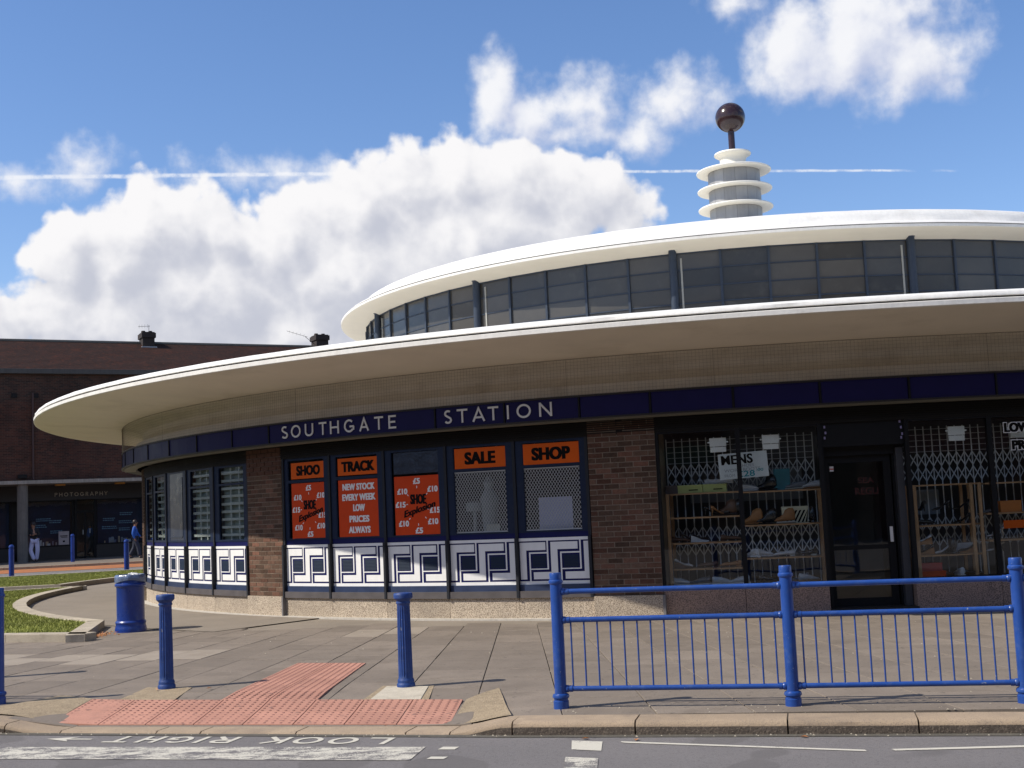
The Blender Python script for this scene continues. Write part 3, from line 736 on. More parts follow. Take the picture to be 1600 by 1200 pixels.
# shopfront frames right of the brick pier
def shop_window(a0, a1, zb=0.42, zt=2.555):
    am = (a0 + a1) / 2; w = 2 * RW * math.sin(R((a1 - a0) / 2)); ri = RW * math.cos(R((a1 - a0) / 2))
    fr = put('shop_window', None, station, P(am, ri, 0), R(am))
    m = MB(); m.span(-w / 2, -w / 2 + .022, -.03, .05, zb - .03, zt); m.span(w / 2 - .022, w / 2, -.03, .05, zb - .03, zt)
    m.span(-w / 2 + .022, w / 2 - .022, -.035, .05, zb - .035, zb + .005); m.span(-w / 2 + .022, w / 2 - .022, -.03, .05, zt - .012, zt + .03); m.build('frame', M_black, fr)
    m = MB(); m.span(-w / 2 + .02, w / 2 - .02, 0, .006, zb, zt - .005); m.build('pane', M_glass, fr)
    return fr, w
for a0, a1 in ((-15.62, -11.29), (-11.22, -6.97), (-2.42, 1.92), (1.99, 6.40)): shop_window(a0, a1)
for a in (-15.64, -11.255, -6.94, -2.45, 1.955):
    mb = MB(); arcbox(mb, a - .09, a + .09, 14.68, 14.785, 0.39, 2.57, 1); mb.build('corner_post', M_black, station)
# folding lattice grille behind the glass
def lattice(a0, a1, r):
    m = MB(); n = int(round((a1 - a0) / 0.475)); xs = [a0 + (a1 - a0) * i / n for i in range(n + 1)]
    for a in xs: m.strap(P(a, r, .05), P(a, r, 2.5), .015, .006, up=P(a, 1, 0))
    for i in range(n):
        b0, b1 = xs[i], xs[i + 1]; u = P((b0 + b1) / 2, 1, 0)
        for zc in (1.93, 1.72, 1.02, .80):
            m.strap(P(b0, r + .005, zc), P(b1, r + .005, zc + .19), .014, .004, up=u)
            m.strap(P(b1, r + .009, zc), P(b0, r + .009, zc + .19), .014, .004, up=u)
    stuff(m.build('folding_grille', M_grille, station))
    m = MB()
    for z in (2.14, 2.22, 2.30, 2.38, 2.46):
        for i in range(n): m.strap(P(xs[i], r + .012, z), P(xs[i + 1], r + .012, z), .006, .004, up=P(xs[i], 1, 0))
    stuff(m.build('wire_panel', M_grille, station))
lattice(-15.6, -7.0, 13.95); lattice(-2.4, 6.4, 13.95)
mb = MB()
for a0, a1 in ((-15.62, -6.95), (-2.45, 6.4)): arcbox(mb, a0, a1, 13.98, 14.66, .30, .385, 6)
mb.build('display_floor', mat('display_board', (0.16, 0.15, 0.15), 0.7, 0.2), station)
for a in (-11.2, 1.9):
    pass
# grey half-height panels seen deep in the shop
mb = MB(); arcbox(mb, -15.0, -7.2, 12.6, 12.62, 1.55, 2.05, 4); arcbox(mb, -1.9, 0.2, 13.85, 13.87, 1.25, 1.6, 3); mb.build('display_back', mat('grey_board', (0.22, 0.24, 0.27), 0.8), station)

# door bay: transom box, leaf with lit glazing, jambs
door = put('shop_door', None, station, P(-4.70, 14.45, 0), R(-4.70))
m = MB(); m.span(-.54, .40, -.02, .03, .03, .16); m.span(-.54, -.44, -.02, .03, .16, 2.12); m.span(.30, .40, -.02, .03, .16, 2.12); m.span(-.44, .30, -.02, .03, 2.02, 2.12); m.span(-.44, .30, -.02, .03, .82, .88); m.build('door_leaf', M_black, door)
m = MB(); m.span(-.44, .30, 0, .006, .16, 2.02); m.build('pane', M_glass, door)
m = MB(); m.span(.325, .365, -.07, -.05, .91, 1.12); m.span(.335, .355, -.05, -.02, .93, .95); m.span(.335, .355, -.05, -.02, 1.08, 1.10); m.build('push_handle', mat('handle_white', (0.7, 0.68, 0.64), 0.3), door)
m = MB(); m.span(-.425, -.37, -.004, -.001, 1.91, 1.98); m.build('door_sticker', M_wink, door)
m = MB(); m.span(-.425, -.37, -.006, -.0045, 1.935, 1.95); m.build('sticker_stripe', M_red, door)
mb = MB(); arcbox(mb, -6.93, -2.45, 14.35, 14.74, 2.24, 2.57, 3); arcbox(mb, -6.9, -6.75, 14.3, 14.72, 0, 2.24, 1); arcbox(mb, -3.05, -2.93, 13.6, 14.5, 0, 2.24, 1); arcbox(mb, -6.93, -2.45, 14.3, 14.56, 2.12, 2.24, 3); mb.build('door_surround', M_black, station)
mb = MB(); arcbox(mb, -6.93, -2.45, 14.0, 14.82, -.03, .05, 3); mb.build('door_step', M_dkbrown, station)
mb = MB(); arcbox(mb, -2.92, -2.55, 14.3, 14.62, .05, 2.2, 1); mb.build('side_glass_jamb', mat('jamb_grey', (0.045, 0.045, 0.05), 0.5), station)
me = join_text([('SEA', 0.0, 0.09, .22, .08, .02), ('REGU', 0.0, -0.06, .32, .10, .02)], mat('faint_red_print', (0.10, 0.02, 0.02), .7)); put('door_lettering', me, door, (.10, .2, 1.68))
mb = MB()
for a, z in ((-6.7, 2.50), (-6.66, 2.42), (-6.72, 2.35), (-2.75, 2.53), (-2.70, 2.45), (-2.66, 2.36), (-2.72, 2.31)): arcbox(mb, a, a + .09, 14.741, 14.745, z, z + .035, 1)
mb.build('transom_decoration', mat('lilac_print', (0.30, 0.26, 0.45), .6), station)

# ------------------------------------------------------------------ ground
ROADZ = -0.10
M_road = mat('asphalt', (0.185, 0.172, 0.168), 0.85, 0.10, 1.3, speck=(230, (0.33, 0.31, 0.30), 0.75), bump=0.9, bscale=220, spec=0.3, dirt=(55, (0.085, 0.078, 0.075), 0.6), spots=(1.1, (0.14, 0.13, 0.125), 0.6, 0.56))
M_flag = mat('paving_flag', (0.205, 0.170, 0.137), 0.85, 0.14, 2.2, speck=(160, (0.10, 0.085, 0.07), 0.5), inst=0.11, bump=0.25, bscale=120, dirt=(1.7, (0.14, 0.115, 0.09), 0.55), spec=0.3, spots=(17, (0.10, 0.085, 0.07), 0.6, 0.70))
M_flagl = mat('paving_flag_pale', (0.30, 0.255, 0.205), 0.85, 0.10, 2.2, speck=(160, (0.18, 0.15, 0.12), 0.45), inst=0.05, bump=0.25, bscale=120, dirt=(2.3, (0.22, 0.18, 0.14), 0.4), spec=0.3)
M_base = mat('pavement_bed', (0.085, 0.072, 0.058), 0.95, 0.2, 9, bump=0.4, bscale=60, spec=0.1)
M_path = mat('path_concrete', (0.24, 0.205, 0.165), 0.9, 0.12, 1.0, speck=(120, (0.14, 0.12, 0.10), 0.4), bump=0.25, bscale=100, dirt=(0.8, (0.17, 0.145, 0.12), 0.5), spec=0.25)
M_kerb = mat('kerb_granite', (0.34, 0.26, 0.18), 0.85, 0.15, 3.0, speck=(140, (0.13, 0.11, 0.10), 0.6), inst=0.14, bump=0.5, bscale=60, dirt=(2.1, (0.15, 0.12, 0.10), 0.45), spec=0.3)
M_kface = mat('kerb_face_dark', (0.085, 0.07, 0.058), 0.95, 0.3, 5, speck=(70, (0.22, 0.18, 0.14), 0.55), bump=1.0, bscale=45, spec=.1)  # darker, rougher colour for the upright kerb face
M_kerbl = mat('kerb_concrete', (0.44, 0.385, 0.30), 0.9, 0.12, 2.5, speck=(140, (0.2, 0.17, 0.14), 0.5), inst=0.1, bump=0.4, bscale=60, dirt=(3.0, (0.2, 0.17, 0.13), 0.5), spec=0.25)
M_tact = mat('tactile_red', (0.44, 0.225, 0.165), 0.85, 0.10, 4.0, speck=(120, (0.25, 0.10, 0.07), 0.5), inst=0.10, bump=0.25, bscale=130, dirt=(3.2, (0.30, 0.16, 0.12), 0.6), spec=0.25, spots=(13, (0.12, 0.08, 0.07), 0.6, 0.71))
M_blist = mat('tactile_blister_worn', (0.25, 0.125, 0.10), 0.85, 0.2, 8.0, spec=.2)
M_resin = mat('gravel_resin', (0.36, 0.285, 0.19), 0.95, 0.2, 9.0, speck=(85, (0.14, 0.10, 0.07), 0.8), bump=1.0, bscale=110, spec=0.2)
M_conc = mat('bollard_footing', (0.50, 0.45, 0.36), 0.9, 0.15, 5.0, speck=(90, (0.3, 0.26, 0.2), 0.5), bump=0.4, bscale=90, dirt=(6, (0.3, 0.26, 0.2), 0.5), spec=0.2)

def sheet(name, pts, z, m):
    mb = MB(); mb.add([(p[0], p[1], z) for p in pts], [tuple(range(len(pts)))]); return struct(mb.build(name, m))
sheet('ground', [(-400, -400), (400, -400), (400, 600), (-400, 600)], -0.16, mat('far_ground', (0.16, 0.15, 0.13), 0.95))

# kerb line (front, plan view)
K0 = np.array([-0.115, 9.69])
def kerb(s_):
    """point on the front edge of the kerb at distance s_ to the right of the joint"""
    if s_ >= 0: return K0 + np.array([1, -0.226]) / math.hypot(1, .226) * s_
    return K0 + np.array([1, -0.272]) / math.hypot(1, .272) * s_
def kn(s_): 
    q = 0.226 if s_ >= 0 else 0.272; l = math.hypot(1, q); return np.array([q, 1]) / l
def ST(x, y):
    d = np.array([x, y]) - K0
    if d[0] >= 0 or True:
        q = 0.226 if d[0] > 0 else 0.272
        l = math.hypot(1, q); return (d[0] - q * d[1]) / l, (q * d[0] + d[1]) / l
def sst(a, b, x): t = min(1, max(0, (x - a) / (b - a))); return t * t * (3 - 2 * t)
DROP = 0.082
def drop(s_):      # kerb height lowered at the crossing
    return DROP * (sst(0.0, -0.55, s_)) * (1 - sst(-3.95, -4.75, s_))
def zf(x, y):
    s_, t = ST(x, y); return -drop(s_) * (1 - sst(0.0, 1.5, max(0, t - .1)) )
road = struct(MB().add([(p[0], p[1], ROADZ) for p in [(-120, -60), (120, -60), (60, -2)] + [tuple(kerb(s_)) for s_ in (20, 6, 0, -6, -12)] + [(-30, 20), (-120, 45)]], [tuple(range(10))]).build('road', M_road))
# pavement bed as a fine sheet following the ramp
def pave():
    S_ = np.arange(-13, 15.01, 0.5); S_ = np.unique(np.concatenate([S_, np.arange(-5, 0.3, 0.125)])); T_ = np.concatenate([np.arange(0.06, 2.0, 0.13), np.arange(2.0, 12.1, 1.0)])
    vv = []; 
    for s_ in S_:
        for t in T_:
            p = kerb(s_) + kn(s_) * t; vv.append((p[0], p[1], zf(p[0], p[1]) - 0.05))
    nT = len(T_); fs = [(i * nT + j, (i + 1) * nT + j, (i + 1) * nT + j + 1, i * nT + j + 1) for i in range(len(S_) - 1) for j in range(nT - 1)]
    mb = MB(); mb.add(vv, fs); return struct(mb.build('pavement', M_base))
pavement = pave()

# kerb stones
kerb_root = struct(put('kerb', None))
def kerb_stone(s0, s1, name='kerbstone', m=M_kerb):
    vv = []; n = 6; g_ = 0.006
    prof = [(0.0, -0.08 + ROADZ, 0), (0.0, None, -0.040), (0.010, None, -0.016), (0.038, None, 0.0), (0.30, None, 0.0), (0.30, -0.2, 0)]
    for i in range(n + 1):
        s_ = s0 + g_ + (s1 - s0 - 2 * g_) * i / n; zt = -drop(s_)
        for j, (t, za, dz) in enumerate(prof):
            p = kerb(s_) + kn(s_) * (t + (random.uniform(-.003, .003) if 0 < j < 4 and 0 < i < n else 0))
            vv.append((p[0], p[1], za if za is not None else zt + dz + random.uniform(-.001, .001)))
    k = len(prof); fs = [(i * k + j, (i + 1) * k + j, (i + 1) * k + j + 1, i * k + j + 1) for i in range(n) for j in range(k - 1)]
    fs += [tuple(range(k - 1, -1, -1)), tuple(n * k + j for j in range(k))]
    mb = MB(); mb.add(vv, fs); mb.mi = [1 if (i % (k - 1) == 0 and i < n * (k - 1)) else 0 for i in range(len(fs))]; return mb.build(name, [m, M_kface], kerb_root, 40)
ks = [0, 0.46 * 2 / .92 * .95, 2.17, 3.15, 4.1, 5.05, 6.0, 7.0]
ks = [0.0, 0.93, 2.03, 2.93, 3.85, 4.8, 5.75, 6.7, 7.7]
for a, b in zip(ks[:-1], ks[1:]): kerb_stone(a, b)
ks = [0.0, -0.50, -0.86, -1.78, -2.62, -3.02, -3.92, -4.45, -5.2, -6.1, -7.0, -7.9, -8.8, -9.7, -10.6]
for a, b in zip(ks[:-1], ks[1:]): kerb_stone(b, a)
# gutter grime along the kerb foot
mb = MB(); vv = []
for s_ in np.arange(-11, 8.1, .5):
    for t in (-0.09, -0.002): p = kerb(s_) + kn(s_) * t; vv.append((p[0], p[1], ROADZ + .004 ))
mb.add(vv, [(2 * i, 2 * i + 2, 2 * i + 3, 2 * i + 1) for i in range(len(vv) // 2 - 1)]); mb.build('gutter_strip', mat('gutter_grime', (0.085, 0.077, 0.062), 0.95, 0.3, 6, speck=(90, (0.16, .14, .1), .6), bump=.6, bscale=90), road)

# tactile paving --------------------------------------------------------------
def lerp(a, b, t): return np.array(a) * (1 - t) + np.array(b) * t
def bil(q, u, v): return lerp(lerp(q[0], q[1], u), lerp(q[3], q[2], u), v)
tactile = struct(put('tactile_paving', None))
TQ1 = [(-4.075, 11.04), (-0.605, 10.14), (-0.535, 11.008), (-4.044, 11.99)]
TQ2 = [(-2.758, 11.625), (-1.84, 11.375), (-1.707, 13.837), (-2.496, 14.121)]
def tact(q, nu, nv):
    for i in range(nu):
        for j in range(nv):
            c = [bil(q, u, v) for u, v in ((i / nu, j / nv), ((i + 1) / nu, j / nv), ((i + 1) / nu, (j + 1) / nv), (i / nu, (j + 1) / nv))]
            cc = sum(c) / 4; c = [p + (cc - p) * 0.016 for p in c]
            mb = MB(); mb.quadslab([(p[0], p[1], zf(p[0], p[1])) for p in c], -0.02, 0.009, bev=.002)
            nb_ = 6
            for a in range(nb_):
                for b in range(nb_):
                    p = bil(c, (a + .5) / nb_, (b + .5) / nb_); z = zf(p[0], p[1]) + 0.0088; r0, r1, o = 0.0155, 0.009, 6
                    vv = [(p[0] + r0 * math.cos(k * math.pi / 3), p[1] + r0 * math.sin(k * math.pi / 3), z) for k in range(6)] + [(p[0] + r1 * math.cos(k * math.pi / 3), p[1] + r1 * math.sin(k * math.pi / 3), z + .0055) for k in range(6)]
                    mb.add(vv, [(k, (k + 1) % 6, 6 + (k + 1) % 6, 6 + k) for k in range(6)] + [(6, 7, 8, 9, 10, 11)], 1)
            mb.build('tactile_tile', [M_tact, M_blist], tactile)
tact(TQ1, 8, 2); tact(TQ2, 2, 6)
def inside(p, q):
    for i in range(len(q)):
        a, b = q[i], q[(i + 1) % len(q)]
        if (b[0] - a[0]) * (p[1] - a[1]) - (b[1] - a[1]) * (p[0] - a[0]) < -1e-9: return False
    return True
# resin gravel and footing patches
def patch(name, q, m, parent=None, h=0.006):
    mb = MB(); mb.quadslab([(p[0], p[1], zf(p[0], p[1])) for p in q], -0.02, h, bev=.001); return mb.build(name, m, pavement)
RES1 = [(-0.598, 10.15), (-0.17, 10.04), (-0.125, 10.02), (-0.19, 11.35), (-0.25, 11.50), (-0.535, 11.0)]
def patch_grid(q, m, h=.008, n=7):
    vv = []
    for i in range(n + 1):
        for j in range(n + 1):
            p = bil([np.array(c) for c in q], i / n, j / n); vv.append((p[0], p[1], zf(p[0], p[1]) + h))
    mb = MB(); mb.add(vv, [(i * (n + 1) + j, (i + 1) * (n + 1) + j, (i + 1) * (n + 1) + j + 1, i * (n + 1) + j + 1) for i in range(n) for j in range(n)])
    return mb.build('gravel_patch', m, pavement)
patch_grid([(-0.60, 10.145), (-0.118, 10.01), (-0.236, 11.50), (-0.51, 11.0)], M_resin)
patch_grid([(-5.0, 11.38), (-4.08, 11.06), (-4.044, 12.0), (-4.45, 12.30)], M_resin)
BP1 = [(-3.78, 11.90), (-3.22, 11.76), (-3.235, 12.466), (-3.715, 12.615)]
BP2 = [(-1.36, 11.25), (-0.91, 11.125), (-0.89, 11.80), (-1.284, 11.92)]
BP2o = [(-1.43, 11.265), (-0.84, 11.10), (-0.84, 11.86), (-1.33, 11.99)]
patch('gravel_patch', BP1, M_resin); patch('gravel_patch', BP2o, M_resin, h=.004); patch('footing', BP2, M_conc, h=.009)

# paving flags in columns that fan towards the building -------------------------
F = np.array([0.0, 37.0])
def fan(x0, y):       # x of the column line that crosses y=13.5 at x0
    return x0 + (F[0] - x0) * (y - 13.5) / (F[1] - 13.5)
cols = [-10.83 + .615 * k for k in range(29)]
nflag = 0
for ci in range(len(cols) - 1):
    xa, xb = cols[ci], cols[ci + 1]
    rr = random.Random(ci * 7 + 3)
    xm = (xa + xb) / 2
    # start behind the kerb
    def yk(x):
        s_ = (x - K0[0]); q = 0.226 if s_ > 0 else 0.272
        return K0[1] - q * s_ + 0.305 * math.hypot(1, q)
    y = yk(xm)
    y0 = [yk(fan(xa, yk(xa))) , yk(fan(xb, yk(xb)))]
    yy = y; L = rr.choice([.62, .76, .9]) * (.6 if ci % 2 else 1)
    lines = [0.0]; acc = 0.0
    while acc < 10.8:
        acc += L; lines.append(acc); L = rr.choice([.62, .76, .92, .92])
    for r_ in range(len(lines) - 1):
        d0, d1 = lines[r_] + .0065, lines[r_ + 1] - .0065
        qd = []
        for x0_, dd in ((xa, d0), (xb, d0), (xb, d1), (xa, d1)):
            yb = yk(x0_) + dd; qd.append((fan(x0_, yb) + (.004 if x0_ == xa else -.004), yb))
        c = (sum(p[0] for p in qd) / 4, sum(p[1] for p in qd) / 4)
        if math.hypot(c[0] - CX, c[1] - CY) < 14.95: continue
        rad = math.hypot(c[0] - CX, c[1] - CY)
        if c[1] > 19.3 - .25 * (c[0] + 6): continue
        if any(all(inside(p_, q) for p_ in qd) for q in (TQ1, TQ2)) : continue
        if abs(c[0]) > 0.46 * c[1] + (2.2 if c[0] < 0 else .6): continue
        nflag += 1
        # pale band of newer flags
        band = inside(c, [(-7.6, 15.85), (-3.35, 14.62), (-3.35, 15.42), (-7.6, 16.85)])
        pale = band or rr.random() < 0.0 or inside(c, [(-2.3, 17.0), (-1.2, 16.9), (-1.2, 17.8), (-2.3, 18)])
        h = rr.uniform(-.0025, .0015)
        mb = MB(); mb.quadslab([(p[0], p[1], zf(*p)) for p in qd], -0.06, h, bev=.003)
        mb.build('paving_flag', M_flagl if pale else M_flag, pavement)
print('flags', nflag)

# concrete apron round the building on the left and behind
path = struct(put('path', None))
mb = MB(); vv = [W(-62 + 84 * i / 40, r_, -.012) for i in range(41) for r_ in (14.6, 18.2)]; mb.add(vv, [(2 * i, 2 * i + 1, 2 * i + 3, 2 * i + 2) for i in range(40)]); mb.build('wall_margin', M_path, path)
mb = MB(); vv = []
n = 60
for i in range(n + 1):
    a = -128 + (-128 * 0 + 90) * i / n
    for r_ in (14.6, 17.0): vv.append(W(a, r_, 0.0))
mb.add([(v[0], v[1], .004) for v in vv], [(2 * i, 2 * i + 1, 2 * i + 3, 2 * i + 2) for i in range(n)])
mb.add([(-30, 16, -.004), (-5, 16, -.004), (-4, 24, -.004), (-8, 45, -.004), (-14, 44.2, -.004), (-30, 36.5, -.004)], [(0, 1, 2, 3, 4, 5)])
mb.add([(-40, 20.9, -.004), (-15, 14.1, -.004), (-15, 17.2, -.004), (-40, 30, -.004)], [(0, 1, 2, 3)])
mb.add([(-15, 14.2, -.004), (-8.3, 12.35, -.004), (-9.4, 17.2, -.004), (-15, 17.2, -.004)], [(0, 1, 2, 3)])
mb.build('path_slab', M_path, path)
# raised grass beds with stone edging
def arcpts(a0, a1, r, n): return [W(a0 + (a1 - a0) * i / n, r)[:2] for i in range(n + 1)]
inner = arcpts(-47.5, -92.5, 17.15, 12)
lawnA = inner + [(-15.2, 31.0), (-15.2, 20.95), (-6.15, 17.95)]
outer2 = arcpts(-94.5, -122, 18.1, 8)
lawnB = outer2 + [(-9.6, 43.4), (-17.5, 40.7), (-17.6, 32.9)]
def edging(pts, w, zt, closed=True, L=0.9, m=M_kerbl):
    """stones laid along the outline, w wide inwards"""
    n = len(pts); cxy = np.mean(np.array(pts), axis=0); root = struct(put('lawn_edging', None))
    for i in range(n):
        a = np.array(pts[i]); b = np.array(pts[(i + 1) % n]); l = np.linalg.norm(b - a)
        if l < .05: continue
        d = (b - a) / l; nn = np.array([-d[1], d[0]])
        a_ = a; 
        area = sum(pts[k][0] * pts[(k + 1) % n][1] - pts[(k + 1) % n][0] * pts[k][1] for k in range(n))
        if area < 0: nn = -nn
        k = max(1, int(round(l / L)))
        for j in range(k):
            p = a + d * (l * j / k + .004); q = a + d * (l * (j + 1) / k - .004)
            mb = MB(); mb.quadslab([tuple(p), tuple(q), tuple(q + nn * w), tuple(p + nn * w)] if area > 0 else [tuple(q), tuple(p), tuple(p + nn * w), tuple(q + nn * w)], -.05, zt, bev=.008)
            mb.build('edging_stone', m, root)
    return root
edging(lawnA, 0.26, 0.11, L=1.3); edging(lawnB, 0.2, 0.13, L=1.3)
M_grass = mat('grass_blades', (0.26, 0.28, 0.07), 0.7, 0.35, 0.9, spec=0.2)
M_soil = mat('lawn_soil', (0.17, 0.185, 0.055), 0.95, 0.3, 3, bump=.5, bscale=30, spec=.1)
def lawn(pts, z, nblades, name):
    mb = MB(); mb.add([(p[0], p[1], z) for p in pts], [tuple(range(len(pts)))]); struct(mb.build('lawn_bed', M_soil))
    P_ = np.array(pts); mn = P_.min(0); mx = P_.max(0); k = 0
    c = rng.uniform(mn, mx, (nblades * 3, 2)); ins = np.zeros(len(c), bool)
    n = len(pts); j = n - 1
    for i in range(n):
        xi, yi = pts[i]; xj, yj = pts[j]
        m = ((yi > c[:, 1]) != (yj > c[:, 1])) & (c[:, 0] < (xj - xi) * (c[:, 1] - yi) / (yj - yi + 1e-12) + xi)
        ins ^= m; j = i
    dm_ = np.full(len(c), 9.0)
    for i in range(n):
        a_ = P_[i]; b_ = P_[(i + 1) % n]; ab = b_ - a_; t_ = np.clip(((c - a_) @ ab) / (ab @ ab), 0, 1); dm_ = np.minimum(dm_, np.linalg.norm(c - a_ - t_[:, None] * ab, axis=1))
    c = c[ins & (dm_ > 0.27) & (c[:, 0] > -0.5 * c[:, 1])]
    n = len(c); h = rng.uniform(.015, .05, n); th = rng.uniform(0, 6.28, n); w = rng.uniform(.006, .012, n); ln = rng.normal(0, .02, (n, 2))
    v = np.zeros((n, 3, 3)); v[:, 0, 0] = c[:, 0] - w * np.cos(th); v[:, 0, 1] = c[:, 1] - w * np.sin(th); v[:, 1, 0] = c[:, 0] + w * np.cos(th); v[:, 1, 1] = c[:, 1] + w * np.sin(th)
    v[:, :2, 2] = z - .005; v[:, 2, :2] = c + ln; v[:, 2, 2] = z + h
    me = bpy.data.meshes.new(name); me.vertices.add(n * 3); me.vertices.foreach_set('co', v.ravel()); me.loops.add(n * 3); me.loops.foreach_set('vertex_index', np.arange(n * 3, dtype=np.int32))
    me.polygons.add(n); me.polygons.foreach_set('loop_start', np.arange(0, n * 3, 3, dtype=np.int32)); me.update(calc_edges=True); me.validate(); me.materials.append(M_grass)
    o = put(name, me); o['kind'] = 'stuff'; return o
stuff(lawn(lawnA, 0.085, 90000, 'grass')); stuff(lawn(lawnB, 0.095, 50000, 'grass'))

# far road, red block band, far pavement
sheet('far_road', [(-60, 30), (-17.0, 41.9), (-13.2, 43.6), (-8, 45.6), (0, 49), (0, 60), (-17, 53), (-60, 36)], -0.004, M_road)
FK0 = np.array([-20.87, 51.4]); fd = np.array([math.cos(R(13)), math.sin(R(13))]); fn = np.array([-fd[1], fd[0]])
def fl(s_, t): p = FK0 + fd * s_ + fn * t; return (float(p[0]), float(p[1]))
sheet('red_block_band', [fl(-30, -4.9), fl(24, -3.9), fl(24, -.02), fl(-30, -.02)], 0.004, mat('red_block_paving', (0.34, 0.115, 0.04), 0.85, 0.3, 1.2, speck=(30, (0.42, 0.22, 0.06), 0.5), dirt=(.5, (0.36, 0.24, 0.07), 0.5)))
fkerb = struct(put('far_kerb', None))
for k in range(-24, 26):
    mb = MB(); mb.quadslab([fl(k * .92 + .005, 0), fl(k * .92 + .915, 0), fl(k * .92 + .915, .28), fl(k * .92 + .005, .28)], -.03, .105, bev=.01); mb.build('kerbstone', M_kerb, fkerb)
sheet('far_pavement', [fl(-30, .28), fl(26, .28), fl(26, 30), fl(-30, 30)], 0.1, M_flag)

# road markings ---------------------------------------------------------------
def worn(name, amount):
    m = bpy.data.materials.new(name); m.use_nodes = True; nt = m.node_tree; nt.nodes.clear(); g = NG(nt)
    o = g.n('ShaderNodeOutputMaterial'); p = g.n('ShaderNodeBsdfPrincipled'); nt.links.new(p.outputs[0], o.inputs[0])
    tc = g.n('ShaderNodeTexCoord').outputs['Object']
    n1 = g.noise(g.v('MULTIPLY', tc, (1, 2.2, 1)), 5, 6, 0.7); n2 = g.noise(tc, 110, 3, 0.6)
    k = g.ramp(g.m('ADD', g.m('MULTIPLY', n1, .62), g.m('MULTIPLY', n2, .38)), amount - .045, amount + .03)
    g.put(p.inputs['Base Color'], g.mix(k, (0.13, 0.12, 0.118, 1), g.mix(n2, (0.42, 0.39, 0.32, 1), (0.64, 0.61, 0.52, 1))))
    p.inputs['Roughness'].default_value = .8
    b = g.n('ShaderNodeBump'); b.inputs['Strength'].default_value = .5; b.inputs['Distance'].default_value = .004; g.put(b.inputs['Height'], n2); nt.links.new(b.outputs[0], p.inputs['Normal'])
    return m
M_worn1 = worn('worn_line_paint', 0.50); M_worn2 = worn('worn_line_paint_light', 0.42)
def marking(name, pts, m, z=ROADZ + .004):
    mb = MB(); mb.add([(x, y, z) for x, y in pts], [tuple(range(len(pts)))]); return mb.build(name, m, road)
k_ = 1.0625
marking('crossing_line', [(-7.0, 10.50), (-4.00, 9.66), (-.82, 8.90), (-.744, 9.37), (-4.2, 10.18), (-7.0, 10.96)], M_worn1)
def dash(cx, cy, w, d):
    u = np.array([1, -.25]) / math.hypot(1, .25); v = np.array([.25, 1]) / math.hypot(1, .25); c = np.array([cx, cy])
    marking('road_dash', [tuple(c - u * w / 2 - v * d / 2), tuple(c + u * w / 2 - v * d / 2), tuple(c + u * w * .55 + v * d / 2), tuple(c - u * w * .42 + v * d / 2)], M_worn2)
dash(-.575, 9.285, .125, .10); dash(-.635, 8.945, .125, .08)
marking('road_block', [(0.285*k_, 8.50*k_), (.475*k_, 8.41*k_), (.505*k_, 8.73*k_), (.30*k_, 8.815*k_)], M_worn2)
marking('road_block', [(0.18*k_, 7.4*k_), (.37*k_, 7.32*k_), (.44*k_, 8.17*k_), (.235*k_, 8.26*k_)], M_worn1)
marking('edge_line', [(0.635*k_, 8.655*k_), (2.10*k_, 8.02*k_), (2.10*k_, 8.07*k_), (0.625*k_, 8.71*k_)], M_worn2)
marking('edge_line', [(2.27*k_, 8.00*k_), (3.9*k_, 7.86*k_), (3.9*k_, 7.92*k_), (2.262*k_, 8.055*k_)], M_worn2)
# LOOK RIGHT, to be read by someone waiting at the kerb
P0_ = np.array([-1.0, 9.80]); dirL = np.array([-1.0, 0.272]) / math.hypot(1, .272)
rzt = math.atan2(dirL[1], dirL[0]); hh = 0.26
x = 0.0
for ch, w, gap in (('L', .19, .07), ('O', .23, .06), ('O', .23, .06), ('K', .19, .25), ('R', .20, .06), ('I', .06, .06), ('G', .21, .06), ('H', .17, .08), ('T', .21, .16)):
    me = stroke_mesh(ch, w, hh, 0.042, M_worn2, depth=0.0, name='road_letter')
    o = put('road_letter', me, road); px = P0_ + dirL * x
    # lay flat: local x -> dirL, local z -> towards the road
    upv = np.array([-dirL[1], dirL[0]])
    if upv[1] > 0: upv = -upv
    o.matrix_local = Matrix(((dirL[0], 0, upv[0], px[0]), (dirL[1], 0, upv[1], px[1]), (0, -1, 0, ROADZ + .0045), (0, 0, 0, 1)))
    x += w + gap
ux = lambda a, b: tuple(P0_ + dirL * a + upv * b)
x += .0
marking('road_arrow', [ux(x + .0, .115), ux(x + .22, .11), ux(x + .16, .03), ux(x + .42, .13), ux(x + .16, .23), ux(x + .22, .155), ux(x, .15)], M_worn2, ROADZ + .0045)

